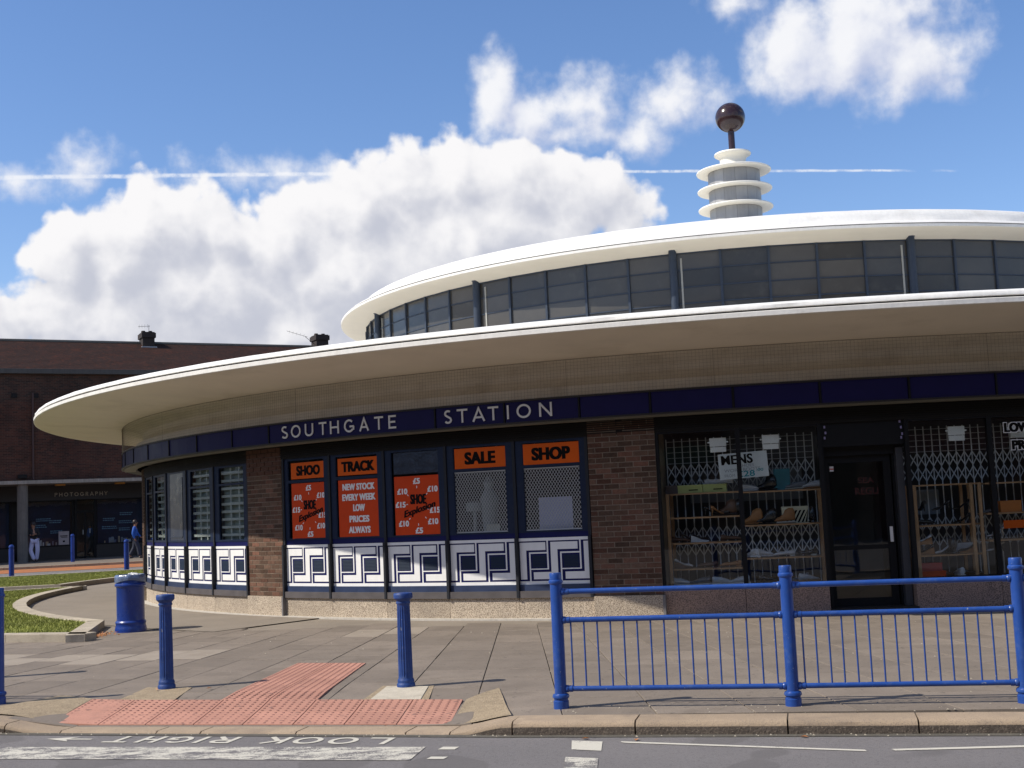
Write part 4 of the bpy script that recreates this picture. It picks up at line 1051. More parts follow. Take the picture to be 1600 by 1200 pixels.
# ------------------------------------------------------------------ railings
POSTS = [(0.280, 10.255), (2.046, 9.86), (3.70, 9.535), (5.45, 9.14)]
LPOSTS = [(-4.90, 11.95), (-6.62, 12.45), (-8.3, 12.95)]
post_mb = MB()
post_mb.lathe([(0.062, -0.02), (0.062, 0.055), (0.056, 0.06), (0.057, 0.075), (0.066, 0.082), (0.068, 0.095), (0.062, 0.108), (0.048, 0.115), (0.048, 0.90), (0.0475, 0.975), (0.055, 0.982), (0.059, 0.995), (0.055, 1.008), (0.0485, 1.013), (0.0485, 1.058), (0.045, 1.066)], 28, capt=True)
me_post = post_mb.mesh('railing_post', M_blue, 35)
def railing(posts, label):
    root = thing('pedestrian_railing', label, 'railing', (posts[0][0], posts[0][1], 0))
    o = np.array([posts[0][0], posts[0][1]])
    for p in posts: put('post', me_post, root, (p[0] - o[0], p[1] - o[1], 0))
    for a, b in zip(posts[:-1], posts[1:]):
        a = np.array(a) - o; b = np.array(b) - o; d = (b - a); l = np.linalg.norm(d); d /= l; rz = math.atan2(d[1], d[0]); off = 0.045
        p3 = lambda s_, z: (a[0] + d[0] * s_, a[1] + d[1] * s_, z)
        for z, r_ in ((0.915, .0215), (0.690, .0215), (0.150, .0205)):
            mb = MB(); mb.bar(p3(off, z), p3(l - off, z), r_, 14); mb.build('rail', M_blue, root, 50)
            for s_ in (.055, l - .055):
                mb = MB(); mb.sphere(p3(s_, z), .030, 14, 8, (1.0, 1, 1)); mb.bar(p3(s_ + (.02 if s_ < 1 else -.02), z - .0), p3(s_ + (.045 if s_ < 1 else -.045), z), .0262, 12); mb.build('rail_socket', M_blue, root, 50)
        nbar = 16
        for i in range(nbar):
            s_ = l * (i + 1) / (nbar + 1)
            jx = random.uniform(-.002, .002)
            mb = MB(); mb.bar(p3(s_ + jx, 0.155), p3(s_, 0.685), .0068, 8); mb.build('baluster', M_blue, root, 50)
    return root
railing(POSTS, 'blue painted metal pedestrian railing along the kerb in front of the shop windows')
railing(LPOSTS, 'blue railing post cut by the left edge of the picture beside the dropped kerb')

# fluted bollards
def fluted():
    def fn(r, z, t):
        if 0.095 < z < 0.80 : return r - 0.0045 * 1.5 * (0.5 + 0.5 * math.cos(18 * t)) ** 0.6 * min(1, (z - .095) / .03, (.80 - z) / .03)
        return r
    mb = MB(); prof = [(0.083, -.03), (0.085, 0.0), (0.085, 0.03), (0.079, 0.042), (0.075, 0.05), (0.0785, 0.062), (0.073, 0.078), (0.0675, 0.09), (0.067, 0.10), (.067, .125), (0.0655, 0.3), (0.0635, 0.5), (0.061, 0.70), (.0605, .77), (0.060, 0.795), (0.0605, 0.81), (0.066, 0.818), (0.068, 0.828), (0.0625, 0.838), (0.063, 0.846), (0.078, 0.862), (0.084, 0.868)]
    mb.lathe(prof, 108, fn=fn)
    body = mb.mesh('bollard_body', M_blue3, 60)
    cap = MB(); cap.lathe([(0.084, 0.868), (0.0885, 0.872), (0.089, 0.895), (0.088, 0.912), (0.083, 0.92), (0.04, 0.924)], 48, capt=True)
    return body, cap.mesh('cap', M_blue3, 40)
bb, bc = fluted()
def bollard(x, y, label, h=1.0, z=0):
    t = thing('bollard', label, 'bollard', (x, y, z), 0, 'short fluted bollards on the pavement'); b = put('body', bb, t); c = put('cap', bc, t)
    t.scale = (1, 1, h); return t
bollard(-3.49, 12.50, 'short fluted blue bollard standing on gravel patch left of the red tactile paving', .985)
bollard(-1.10, 11.86, 'short fluted blue bollard on pale concrete footing at the right end of the tactile paving', .935)
bollard(-6.35, 13.95, 'tall fluted blue bollard just left of the picture that throws the long shadow', 1.55)

# slim bollards on the far side
mb = MB(); mb.lathe([(0.085, 0), (0.085, .96), (0.065, .965), (.065, .99), (.088, 1.0), (.088, 1.03), (.07, 1.07), (.03, 1.09)], 20, capb=True, capt=True); me_sb = mb.mesh('slim_bollard', M_blue2, 35)
for x, y, z, s_, lb in ((-16.87, 42.2, 0, 1.03, 'slim blue bollard at the grass edge near the left edge of the picture'), (-13.26, 42.9, 0, 1.03, 'slim blue bollard behind the litter bin beside the brick corner of the station'), (-19.65, 55.9, .1, 1.12, 'slim blue bollard on the far pavement in front of the photography shop door')):
    o = thing('slim_bollard', lb, 'bollard', (x, y, z), 0, 'slim bollards by the far road', me_sb); o.scale = (1, 1, s_)

# litter bin
bin_ = thing('litter_bin', 'round blue litter bin with plastic liner over its rim beside the lawn corner', 'litter bin', (-5.93, 19.35, 0))
mb = MB(); mb.lathe([(0.27, -.01), (0.27, 0.03), (0.262, 0.07), (0.25, .10), (0.255, .125), (0.262, .14), (0.255, .155), (0.238, .17), (0.236, .2), (0.236, .66), (0.245, .675), (0.262, .688), (0.265, .705), (0.258, .72), (0.24, .73), (0.236, .75), (0.238, .80), (0.248, .81), (.248, .835), (.225, .84), (.215, .80), (.215, .5)], 48); mb.build('bin_body', M_blue2, bin_, 35)
def bagfn(r, z, t): return r + 0.006 * math.sin(t * 9) + .005 * math.sin(t * 23 + z * 60)
mb = MB(); mb.lathe([(0.254, .755), (0.258, .79), (0.256, .835), (0.236, .855), (0.215, .84), (.2, .76), (.1, .72), (.02, .715)], 60, fn=bagfn)
for v in range(len(mb.v)):
    p = mb.v[v]; a = math.atan2(p[0], -p[1]); 
    if p[2] < .78 and math.hypot(p[0], p[1]) > .24: mb.v[v] = (p[0], p[1], p[2] + .02 * math.sin(a * 2.3 + 1))
mb.build('bin_liner', mat('clear_bag', (0.12, 0.16, 0.26), 0.2, 0.3, 20, spec=.8, bump=.5, bscale=30), bin_, 60)
lit = thing('litter', 'crumpled white plastic litter showing at the top of the bin', 'rubbish', (-5.88, 19.32, .83))
mb = MB(); mb.sphere((0, 0, 0), .07, 14, 9, (1.5, 1, .6))
for i in range(len(mb.v)): p = mb.v[i]; mb.v[i] = tuple(c + random.uniform(-.013, .013) for c in p)
mb.build('bag', M_wpanel, lit)

bin_.scale = (.87, .87, 1.0)
# fallen leaves and gum marks
leaf_mb = MB(); leaf_mb.add([(-.03, 0, .003), (0, -.018, .012), (.032, 0, .004), (0, .02, .010)], [(0, 1, 2, 3)]); 
M_leaf = mat('fallen_leaf', (0.35, 0.13, 0.03), .7, .3, 20, inst=.3)
me_leaf = leaf_mb.mesh('fallen_leaf', M_leaf)
for i, (x, y, z, lb) in enumerate(((0.42, 9.40, ROADZ, 'small brown leaf lying in the gutter below the first full kerbstone'), (0.78, 9.27, ROADZ, 'brown leaf on the road beside the square white road block'), (1.95, 9.10, ROADZ, 'pale leaf in the gutter under the middle railing post'), (-3.02, 12.28, .008, 'curled orange leaf beside the left fluted bollard'), (-3.55, 12.35, .01, 'brown leaf in front of the left fluted bollard'), (-6.3, 18.4, .02, 'dry leaf against the corner of the lawn edging'))):
    thing('fallen_leaf', lb, 'leaf', (x, y, z + .004), i * 1.3, 'fallen leaves', me_leaf)
drift = MB()
for i in range(160):
    a = random.uniform(0, 6.28); r_ = abs(random.gauss(0, .16)); x, y = -6.25 + r_ * math.cos(a), 18.75 + r_ * 1.6 * math.sin(a)
    drift.add([(x, y, .012), (x + random.uniform(-.02, .03), y + .012, .03), (x + .03, y + random.uniform(-.02, .02), .014)], [(0, 1, 2)])
o = stuff(drift.build('leaf_drift', M_leaf)); o['label'] = 'drift of dry brown leaves at the foot of the litter bin'
crumbs = MB()
for i in range(420):
    s_ = random.uniform(-7, 6.5); t = random.choice([random.uniform(.3, .75), random.uniform(.3, 7), random.uniform(-.09, -.01)]); p = kerb(s_) + kn(s_) * t; z = (zf(*p) + .002) if t > 0 else ROADZ + .005; r_ = random.uniform(.003, .010)
    crumbs.add([(p[0] - r_, p[1], z), (p[0] + r_, p[1] - r_ * .5, z), (p[0], p[1] + r_, z), (p[0], p[1], z + r_)], [(0, 1, 3), (1, 2, 3), (2, 0, 3)])
o = stuff(crumbs.build('grit', mat('pale_grit', (0.5, 0.45, 0.36), .9, .3))); o['label'] = 'scattered pale grit and crumbs on the pavement'

# ------------------------------------------------------------------ posters and notices on the station windows
def wall_sheet(name, label, cat, a, r, z, w, h, m, group=None, thick=.003):
    t = thing(name, label, cat, W(a, r, z), R(a), group)
    mb = MB(); mb.span(-w / 2, w / 2, 0, thick, -h / 2, h / 2); mb.build('sheet', m, t); return t
RP = RI + .0155
g1 = 'orange shop name signs along the top of the windows'
for i, (txt, a, w, z, h, tw, lb) in enumerate((
    ('SHOO', -39.32, .84, 2.36, .265, .58, 'orange sign reading SHOO in black, above the leftmost shoe explosion poster'),
    ('TRACK', -34.95, .86, 2.365, .27, .70, 'orange sign reading TRACK in black, above the low prices poster'),
    ('SALE', -26.12, .86, 2.365, .30, .52, 'orange sign reading SALE in black, above the left mesh window'),
    ('SHOP', -21.70, .86, 2.365, .30, .60, 'orange sign reading SHOP in black, beside the brick pier'))):
    t = wall_sheet('shop_sign', lb, 'sign', a, RP, z, w, h, M_orange, g1)
    fat_text(txt, tw, h * .62, M_ink, .0115, t, 'lettering', fatz=.0035)
def explosion(a, lb):
    t = wall_sheet('sale_poster', lb, 'poster', a, RP, 1.705, .84, .90, M_red, 'shoe explosion posters')
    W_ = [('£5', 0, .37, .13, .09, .045), ('£10', -.27, .22, .19, .09, .045), ('£10', .29, .24, .19, .09, .045), ('£15', -.31, .02, .19, .09, .045), ('£15', .32, -.08, .19, .09, .045), ('£10', -.26, -.27, .19, .09, .045), ('£10', .28, -.25, .19, .09, .045), ('£5', 0.02, -.38, .14, .09, .045), ('-', -.19, .02, .03, .014, .03), ('-', .2, -.06, .03, .014, .03), ('I', 0, .28, .014, .035, .02), ('I', .01, -.29, .014, .035, .02), ('I', -.17, .16, .014, .03, .02, 0, .8), ('I', .18, .17, .014, .03, .02, 0, -.8), ('I', -.15, -.2, .014, .03, .02, 0, -.8), ('I', .15, -.19, .014, .03, .02, 0, .8)]
    for it in W_:
        if it[0] in '-I': put('dash_print', join_text([it], M_wink, 'dash_print'), t, (0, -.0015, 0))
        else: fat_text(it[0], it[3], it[4], M_wink, .0045, t, 'price_print', it[1], it[2], fatz=.002)
    fat_text('SHOE', .30, .15, M_ink, .009, t, 'headline_print', .02, .095, y=-.003)
    fat_text('Explosion', .62, .13, M_ink, .005, t, 'script_print', .04, -.07, y=-.0045, shear=.35, rot=.26)
explosion(-39.32, 'red shoe explosion price poster below the SHOO sign, next to the left brick pier')
explosion(-30.50, 'red shoe explosion price poster in the middle window with no sign above it')
t = wall_sheet('sale_poster', 'red poster reading NEW STOCK EVERY WEEK LOW PRICES ALWAYS below the TRACK sign', 'poster', -34.95, RP, 1.705, .86, .90, M_red)
for tx, cz, w_, h_ in (('NEW STOCK', .34, .68, .105), ('EVERY WEEK', .175, .70, .105), ('LOW', .01, .25, .11), ('PRICES', -.165, .42, .105), ('ALWAYS', -.335, .46, .105)):
    fat_text(tx, w_, h_, M_wink, .006, t, 'slogan_print', 0, cz, fatz=.002)
# things behind the mesh windows
def inner_sheet(name, label, cat, a, r, z, w, h, m): return wall_sheet(name, label, cat, a, r, z, w, h, m)
inner_sheet('notice_board', 'pale lilac blank board standing behind the mesh of the SHOP window', 'board', -21.75, RI - .12, 1.50, .52, .47, mat('lilac_board', (0.42, 0.43, 0.62), .6, .04))
t = thing('display_stand', 'pale dummy display stand behind the mesh of the SALE window', 'display stand', W(-27.1, RI - .22, 1.25), R(-27.1))
mb = MB(); mb.lathe([(0.09, 0), (0.09, .02), (.025, .03), (.025, .32), (.13, .33), (.13, .45), (.05, .47)], 20, capb=True, capt=True); mb.build('stand', mat('pale_plastic', (0.26, 0.28, 0.29), .6, .06), t, 40)
mb = MB(); mb.lathe([(0.10, .02), (0.12, .3), (.14, .5), (.08, .62), (.06, .66), (.085, .75), (.02, .84)], 20, c=(.2, .1, 0)); mb.build('bust', mat('pale_plastic', (0, 0, 0)), t, 40)
for dx, lb in ((-.02, 'left of the two low price cards behind the mesh of the SALE window'), (.30, 'right of the two low price cards behind the mesh of the SALE window')):
    a = -25.6 + math.degrees(dx / RW); t = wall_sheet('price_card', lb, 'card', a, RI - .1, 1.325, .22 if dx < 0 else .12, .10, mat('cream_card', (0.45, 0.43, 0.36), .6), 'low price cards behind the mesh')
# cling film over the empty upper half of the middle window
mb = MB(); mb.span(-.42, .42, -.001, .0, 2.19, 2.52); o = mb.build('dark_film', mat('dark_film', (0.012, 0.018, 0.035), .25, .3, 6, bump=.6, bscale=12), station, loc=P(-30.5, RP, 0), rz=R(-30.5))

# ------------------------------------------------------------------ shop display
def slab(a0, a1, z, r0=14.05, r1=14.40, t=.022):
    mb = MB(); arcbox(mb, a0, a1, r0, r1, z - t, z, 2); return mb
def shelf_unit(label, a0, a1, shelves, posts, zb=.386):
    """curved open pine shelving; vertices relative to the station centre"""
    root = thing('shelf_unit', label, 'shelves', (CX, CY, 0), 0, 'pine display shelves in the shop windows')
    for (b0, b1, z) in shelves: slab(b0, b1, z).build('shelf', M_wood, root)
    for (a, z) in posts:
        for r0, r1 in ((14.405, 14.43), (14.02, 14.045)):
            mb = MB(); arcbox(mb, a - .09, a + .09, r0, r1, zb, z, 1); mb.build('upright', M_wood, root)
    return root
shelf_unit('pine shelves with four boards in the window next to the brick pier', -15.4, -11.4, [(-15.3, -11.32, 1.70), (-15.3, -11.32, 1.36), (-15.3, -11.32, 1.0), (-15.3, -11.32, .635)], [(-15.4, 1.70)])
shelf_unit('pine shelves with three boards in the window just left of the shop door', -11.2, -6.9, [(-11.2, -6.95, 1.685), (-11.2, -6.95, 1.215), (-11.2, -6.95, .755)], [(-6.86, 1.69)])
shelf_unit('pine shelves with a ladder shaped end in the window just right of the shop door', -2.3, 2.0, [(-1.78, 1.8, 1.67), (-1.78, 1.8, 1.11), (-1.78, 1.8, .70)], [(-1.85, 1.67), (1.25, 1.67), (1.72, 1.67)])
shelf_unit('pine shelves at far right under the low prices lettering', 2.1, 6.2, [(2.1, 6.1, 1.66), (2.1, 6.1, 1.24), (2.1, 6.1, .87)], [(6.15, 1.66)])

M_sw = mat('shoe_white', (0.55, 0.55, 0.57), .5, .1, 10); M_sk = mat('shoe_black', (0.012, 0.012, 0.014), .3, .2, 10, coat=.3); M_st = mat('shoe_tan', (0.32, 0.15, 0.055), .6, .2, 10)
M_sg = mat('shoe_grey', (0.16, 0.17, 0.19), .6, .2, 10); M_sole = mat('shoe_sole', (0.5, 0.47, 0.42), .6, .1); M_sb = mat('shoe_brown', (0.10, 0.05, 0.03), .5, .2, 10); M_silver = mat('shoe_silver', (0.6, 0.6, 0.62), .25, .1, 10, metal=.6)
def loft(secs, n=12):
    """secs: (x, z0, z1, halfwidth) cross sections along x -> closed shell"""
    mb = MB(); vv = []
    for (x, z0, z1, hw) in secs:
        for i in range(n):
            t = 2 * math.pi * i / n; cz = (z0 + z1) / 2; hz = (z1 - z0) / 2
            zz = cz - hz * math.cos(t); zz = max(zz, z0 + .0); vv.append((x, hw * math.sin(t) * (1 if abs(math.sin(t)) > .1 else 1), zz))
    m = len(secs); fs = [(j * n + i, j * n + (i + 1) % n, (j + 1) * n + (i + 1) % n, (j + 1) * n + i) for j in range(m - 1) for i in range(n)]
    fs += [tuple(range(n - 1, -1, -1)), tuple((m - 1) * n + i for i in range(n))]
    mb.add(vv, fs); return mb
SH = {}
def shoe_meshes(kind):
    if kind in SH: return SH[kind]
    if kind == 'trainer':
        up = loft([(-.135, .03, .10, .02), (-.12, .022, .115, .034), (-.08, .02, .105, .038), (-.03, .02, .10, .038), (.02, .02, .085, .041), (.07, .02, .066, .045), (.11, .02, .056, .040), (.135, .022, .045, .022)])
        so = loft([(-.145, .0, .028, .02), (-.12, .0, .03, .04), (0, 0, .026, .04), (.08, 0, .024, .048), (.12, 0, .024, .04), (.145, .003, .022, .018)])
    elif kind == 'heel':
        up = loft([(-.10, .09, .135, .022), (-.07, .085, .125, .03), (-.03, .06, .085, .028), (.02, .025, .05, .03), (.06, .008, .045, .037), (.10, .005, .035, .03), (.13, .005, .018, .01)])
        so = MB(); so.bar((-.088, 0, 0), (-.08, 0, .10), .006, 8, .014)
    elif kind == 'boot':
        up = loft([(-.12, .03, .16, .025), (-.10, .025, .20, .042), (-.05, .02, .205, .044), (0, .02, .18, .042), (.03, .02, .115, .04), (.07, .02, .085, .045), (.11, .02, .072, .042), (.14, .022, .055, .022)])
        so = loft([(-.13, .0, .028, .02), (-.11, .0, .03, .042), (0, 0, .026, .04), (.09, 0, .026, .05), (.13, 0, .026, .036), (.15, .003, .024, .018)])
    elif kind == 'loafer':
        up = loft([(-.13, .02, .075, .02), (-.11, .015, .085, .034), (-.06, .015, .07, .037), (0, .015, .06, .036), (.05, .012, .062, .043), (.10, .01, .048, .038), (.14, .01, .028, .012)])
        so = MB(); so.span(-.13, -.07, -.032, .032, 0, .02)
    else:  # wedge
        up = loft([(-.11, .085, .12, .02), (-.09, .08, .125, .03), (-.04, .065, .085, .028), (.02, .035, .06, .032), (.07, .022, .06, .038), (.11, .018, .045, .03), (.125, .02, .03, .014)])
        so = MB(); so.add([(x, y, z) for y in (-.03, .03) for x, z in ((-.11, 0), (.12, 0), (.12, .018), (.03, .03), (-.10, .088))], [(0, 1, 2, 3, 4), (9, 8, 7, 6, 5), (0, 5, 6, 1), (1, 6, 7, 2), (2, 7, 8, 3), (3, 8, 9, 4), (4, 9, 5, 0)])
    SH[kind] = (up, so); return SH[kind]
def shoe(kind, a, z, rot, up_m, so_m, label, group=None, tilt=0.0, sc=1.0, r=14.25):
    t = thing('shoe', label, 'shoe', W(a, r, z + .002), 0, group); t.rotation_euler = (0, tilt, R(a) + rot); t.scale = (sc, sc, sc)
    u, s_ = shoe_meshes(kind); u.build('upper', up_m, t, 50); s_.build('sole', so_m, t, 50)
pi = math.pi
A1, A2, A3, A4 = 1.70, 1.36, 1.0, .635
shoes = [
 ('heel', -13.0, A2, 0.2, M_sk, M_sk, 'black high heeled shoe left on the second board by the brick pier'),
 ('boot', -12.1, A2, 2.8, M_sb, M_sk, 'dark brown ankle boot on the second board of the window by the brick pier'),
 ('heel', -12.6, A2, .3, M_st, M_st, 'tan strappy high heel between the dark shoes on the second board by the brick pier'),
 ('boot', -11.7, A2, pi, M_sk, M_sk, 'black pointed boot at the right end of the second board by the brick pier'),
 ('loafer', -14.9, A3, 0, M_sb, M_sb, 'brown flat shoe at the left end of the third board by the brick pier'),
 ('heel', -14.4, A3, .4, M_sk, M_sk, 'black sandal left of centre on the third board by the brick pier'),
 ('wedge', -13.8, A3, 0.1, M_sk, M_sw, 'black shoe with white buckle on the third board by the brick pier'),
 ('loafer', -12.0, A3, 0.1, M_sb, M_sb, 'brown loafer at the right of the third board by the brick pier'),
 ('wedge', -14.8, A4, 0.0, M_sw, M_sb, 'white wedge shoe on the lowest board by the brick pier'),
 ('loafer', -13.4, A4, pi, M_sb, M_sb, 'dull brown shoe at the middle of the lowest board by the brick pier'),
 ('loafer', -12.1, A4 + .0, pi, M_st, M_st, 'tan shoe with orange sole on the lowest board by the brick pier'),
 ('trainer', -14.9, .386, 0.1, M_sw, M_sw, 'white trainer on the window floor next to the brick pier'),
 ('trainer', -13.9, .386, pi + .2, M_sg, M_sw, 'grey and white trainer second from the brick pier on the window floor'),
 ('trainer', -12.6, .386, 0.2, M_sw, M_sw, 'white trainer on the window floor right of the grey one'),
 ('trainer', -11.7, .386, pi, M_sw, M_sw, 'white trainer on the window floor beside the frame between the two left windows'),
 ('trainer', -10.8, 1.685, 0, M_sw, M_sw, 'large white trainer at the left of the top board left of the door'),
 ('boot', -9.8, 1.685, pi, M_sk, M_sk, 'black shoe on the top board left of the door'),
 ('trainer', -8.2, 1.685, pi, M_sg, M_sole, 'grey trainer on the top board left of the door'),
 ('trainer', -7.3, 1.685, pi, M_sw, M_st, 'white and tan trainer at the right end of the top board left of the door'),
 ('boot', -10.7, 1.215, pi, M_st, M_st, 'tan ankle boot with white tag on the middle board left of the door'),
 ('boot', -9.9, 1.215, pi, M_sk, M_sk, 'black ankle boot behind the tan one on the middle board left of the door'),
 ('boot', -8.9, 1.215, pi, M_st, M_sole, 'tan boot with pale sole in front of the striped box'),
 ('boot', -7.4, 1.215, pi / 2, M_sk, M_sk, 'black boot at the right end of the middle board left of the door'),
 ('trainer', -10.8, .755, pi / 2 + .5, M_sw, M_sw, 'left of the pair of white trainers on the lower board left of the door'),
 ('trainer', -10.3, .755, .2, M_sw, M_sw, 'right of the pair of white trainers on the lower board left of the door'),
 ('loafer', -9.1, .755, pi, M_sw, M_sole, 'white deck shoe on the lower board left of the door'),
 ('loafer', -7.9, .755, pi, M_sk, M_sole, 'flat black shoe on the lower board left of the door'),
 ('trainer', -10.0, .386, 0, M_sk, M_sk, 'black trainer on the window floor left of the door'),
 ('wedge', -8.3, .386, pi, M_sg, M_st, 'grey wedge shoe on the window floor near the door'),
 ('trainer', -7.8, .386, 0.3, M_sw, M_st, 'white shoe lying on the window floor near the door'),
 ('heel', -1.3, 1.30, pi / 2, M_sk, M_sk, 'black shoe seen from behind at the left of the board right of the door'),
 ('heel', -.2, 1.30, pi, M_sk, M_sk, 'shiny black high heeled court shoe in the window right of the door'),
 ('heel', .95, 1.30, pi, M_sk, M_sk, 'black strappy high heel beside the ladder shaped shelf end'),
 ('heel', .95, 1.11, pi, M_sk, M_sk, 'lower black strappy sandal under the high heel beside the ladder shaped end'),
 ('loafer', -1.2, 1.11, 0.3, M_sk, M_sk, 'black flat shoe leaning below the shoe seen from behind'),
 ('wedge', -1.4, .84, pi, M_sw, M_st, 'white and tan wedge sandal with red tag right of the door'),
 ('wedge', -1.3, .70, pi, M_sk, M_st, 'black and tan wedge below the red tagged sandal right of the door'),
 ('heel', -.25, .70, pi, M_sw, M_sw, 'white high heeled shoe on the lower board right of the door'),
 ('boot', .15, .70, pi / 2, M_sk, M_sk, 'black boot behind the white heel on the lower board right of the door'),
 ('wedge', 1.1, .70, pi, M_sk, M_st, 'black wedge with tan heel in front of a white box'),
 ('trainer', .5, .386, pi / 2, M_sw, M_sw, 'white baby shoe on the window floor right of the door'),
 ('loafer', 1.3, .386, 0, M_sk, M_sk, 'black pump on the window floor beneath the ladder shaped end'),
 ('loafer', -.3, .386, .4, M_sb, M_sb, 'brown pump on the window floor beside the red box'),
 ('heel', 2.7, 1.24, pi, M_sg, M_sg, 'grey peep toe heel at the left of the board at far right'),
 ('heel', 2.75, .90, pi, M_silver, M_silver, 'shiny silver sandal under the orange strip at far right'),
 ('heel', 2.7, .70, pi, M_silver, M_sk, 'silver flat sandal on the lowest stand at far right'),
]
for k in shoes: shoe(*k, group='shoes shown in the shop windows', sc=1.12)
def box_thing(name, label, a, z, d, m, r=14.25, rot=0.0, group=None):
    t = thing(name, label, 'box', W(a, r, z), R(a) + rot, group)
    mb = MB(); mb.span(-d[0] / 2, d[0] / 2, -d[1] / 2, d[1] / 2, 0, d[2] * .8); mb.build('base', m, t)
    mb = MB(); mb.span(-d[0] / 2 - .003, d[0] / 2 + .003, -d[1] / 2 - .003, d[1] / 2 + .003, d[2] * .8, d[2]); mb.build('lid', m, t)
    return t
M_lime = mat('lime_box', (0.36, 0.40, 0.14), .6, .08, 8)
b1 = box_thing('shoe_box', 'left of the two lime green shoe boxes on the shelves by the brick pier', -14.12, 1.70, (.35, .2, .115), M_lime, group='lime green shoe boxes')
b2 = box_thing('shoe_box', 'right of the two lime green shoe boxes on the shelves by the brick pier', -12.73, 1.70, (.33, .2, .115), M_lime, group='lime green shoe boxes')
for b in (b1, b2):
    mb = MB(); mb.span(-.02, .11, -.105, -.1035, .035, .05); mb.build('label_print', M_ink, b)
b3 = box_thing('shoe_box', 'white box with black diagonal stripes on the middle board left of the door', -8.35, 1.215, (.36, .14, .235), mat('box_cream', (0.5, 0.48, 0.36), .6), r=14.2)
for i in range(6):
    mb = MB(); x = -.14 + .055 * i; mb.add([(x, -.0735, .01), (x + .028, -.0735, .01), (min(.178, x + .12), -.0735, .18), (min(.178, x + .092), -.0735, .18)], [(0, 1, 2, 3)]); mb.build('stripe', M_ink, b3)
box_thing('shoe_box', 'red shoe box, lower one, on the window floor right of the door', -1.05, .386, (.34, .2, .09), M_red, group='red shoe boxes')
box_thing('shoe_box', 'red shoe box, upper one, on the window floor right of the door', -1.15, .478, (.30, .2, .11), mat('red_box_dull', (0.35, 0.03, 0.03), .6), group='red shoe boxes')
box_thing('shoe_box', 'white box behind the black and tan wedge on the lower board right of the door', 1.0, .70, (.36, .1, .14), mat('box_grey', (0.36, 0.37, 0.40), .6), r=14.12)
box_thing('shoe_box', 'teal box standing on the top board left of the door', -8.95, 1.685, (.22, .15, .30), mat('teal_box', (0.015, 0.13, 0.17), .5), r=14.2)
box_thing('shoe_box', 'orange box at far right on the middle board', 3.55, 1.24, (.3, .2, .16), mat('orange_box', (0.45, 0.14, 0.02), .6))
box_thing('shoe_box', 'dark brown box at the left end of the top board by the brick pier', -15.1, 1.70, (.22, .2, .12), mat('brown_box', (0.07, 0.05, 0.05), .6))
box_thing('shoe_box', 'flat pale box lying on the lime green boxes behind the MENS sign', -12.5, 1.82, (.4, .2, .06), mat('box_grey', (0, 0, 0)), r=14.2)
# orange strip under the right shelf
mb = MB(); arcbox(mb, 2.9, 6.0, 14.43, 14.434, 1.02, 1.13, 3); o = put('price_strip', mb.mesh('price_strip', M_orange), None, (CX, CY, 0)); o['label'] = 'orange and red price strip under the shelf at far right'; o['category'] = 'sign'
# hanging white light panels
for a, z, lb in ((-12.36, 2.355, 'white hanging light panel above the left half of the MENS notice'), (-9.5, 2.36, 'white hanging light panel in the window just left of the door'), (.5, 2.355, 'white hanging light panel in the window just right of the door'), (3.9, 2.36, 'white hanging light panel behind the low prices lettering')):
    t = thing('light_panel', lb, 'light', W(a, 14.56, z), R(a), 'white light panels hanging in the shop windows')
    mb = MB(); mb.span(-.115, .115, 0, .03, -.02, .10); mb.build('upper_panel', M_wpanel, t)
    mb = MB(); mb.span(-.11, .11, 0, .03, -.10, -.028); mb.build('lower_panel', M_wpanel, t)
    for sx in (-.13, .13):
        mb = MB(); mb.span(sx - .015, sx + .015, .005, .02, .03, .05); mb.build('bracket', M_wpanel, t)
# MENS notice
t = wall_sheet('mens_notice', 'white hand lettered notice reading MENS hanging across the two left shop windows', 'notice', -11.05, 14.52, 2.055, .68, .36, mat('notice_card', (0.62, 0.66, 0.68), .6, .04))
t.rotation_euler = (0, R(-2.5), R(-11.05))
fat_text('MENS', .44, .135, M_ink, .0045, t, 'heading_print', -.08, .09)
for tx, cx, cz, w_, h_ in (('SHOES', .05, -.005, .2, .04), ('WORK BOOTS', -.02, -.06, .5, .045), ('FROM', -.20, -.13, .14, .04)): put('body_print', join_text([(tx, cx, cz, w_, h_, 0)], mat('grey_ink', (0.25, 0.27, 0.3), .6), 'body_print'), t, (0, -.0015, 0))
for tx, cx, cz, w_, h_ in (('£28', .03, -.12, .24, .085), ('.00', .22, -.08, .1, .04)): put('price_print', join_text([(tx, cx, cz, w_, h_, .02)], mat('teal_ink', (0.02, 0.25, 0.3), .5), 'price_print'), t, (0, -.0015, 0))
# LOW PRICES on the glass of the right window
t = thing('window_lettering', 'black LOW PRICES lettering with white outline on the rightmost window', 'lettering', W(3.42, 14.80, 2.27), R(3.42))
for tx, cx, cz, w_ in (('LOW', 0, .125, .37), ('PRICES', .165, -.115, .52)):
    fat_text(tx, w_ + .022, .150, M_wink, .019, t, 'white_outline', cx, cz, y=-.001, fatz=.012)
    fat_text(tx, w_, .13, M_ink, .009, t, 'black_letters', cx, cz, y=-.005, fatz=.003)

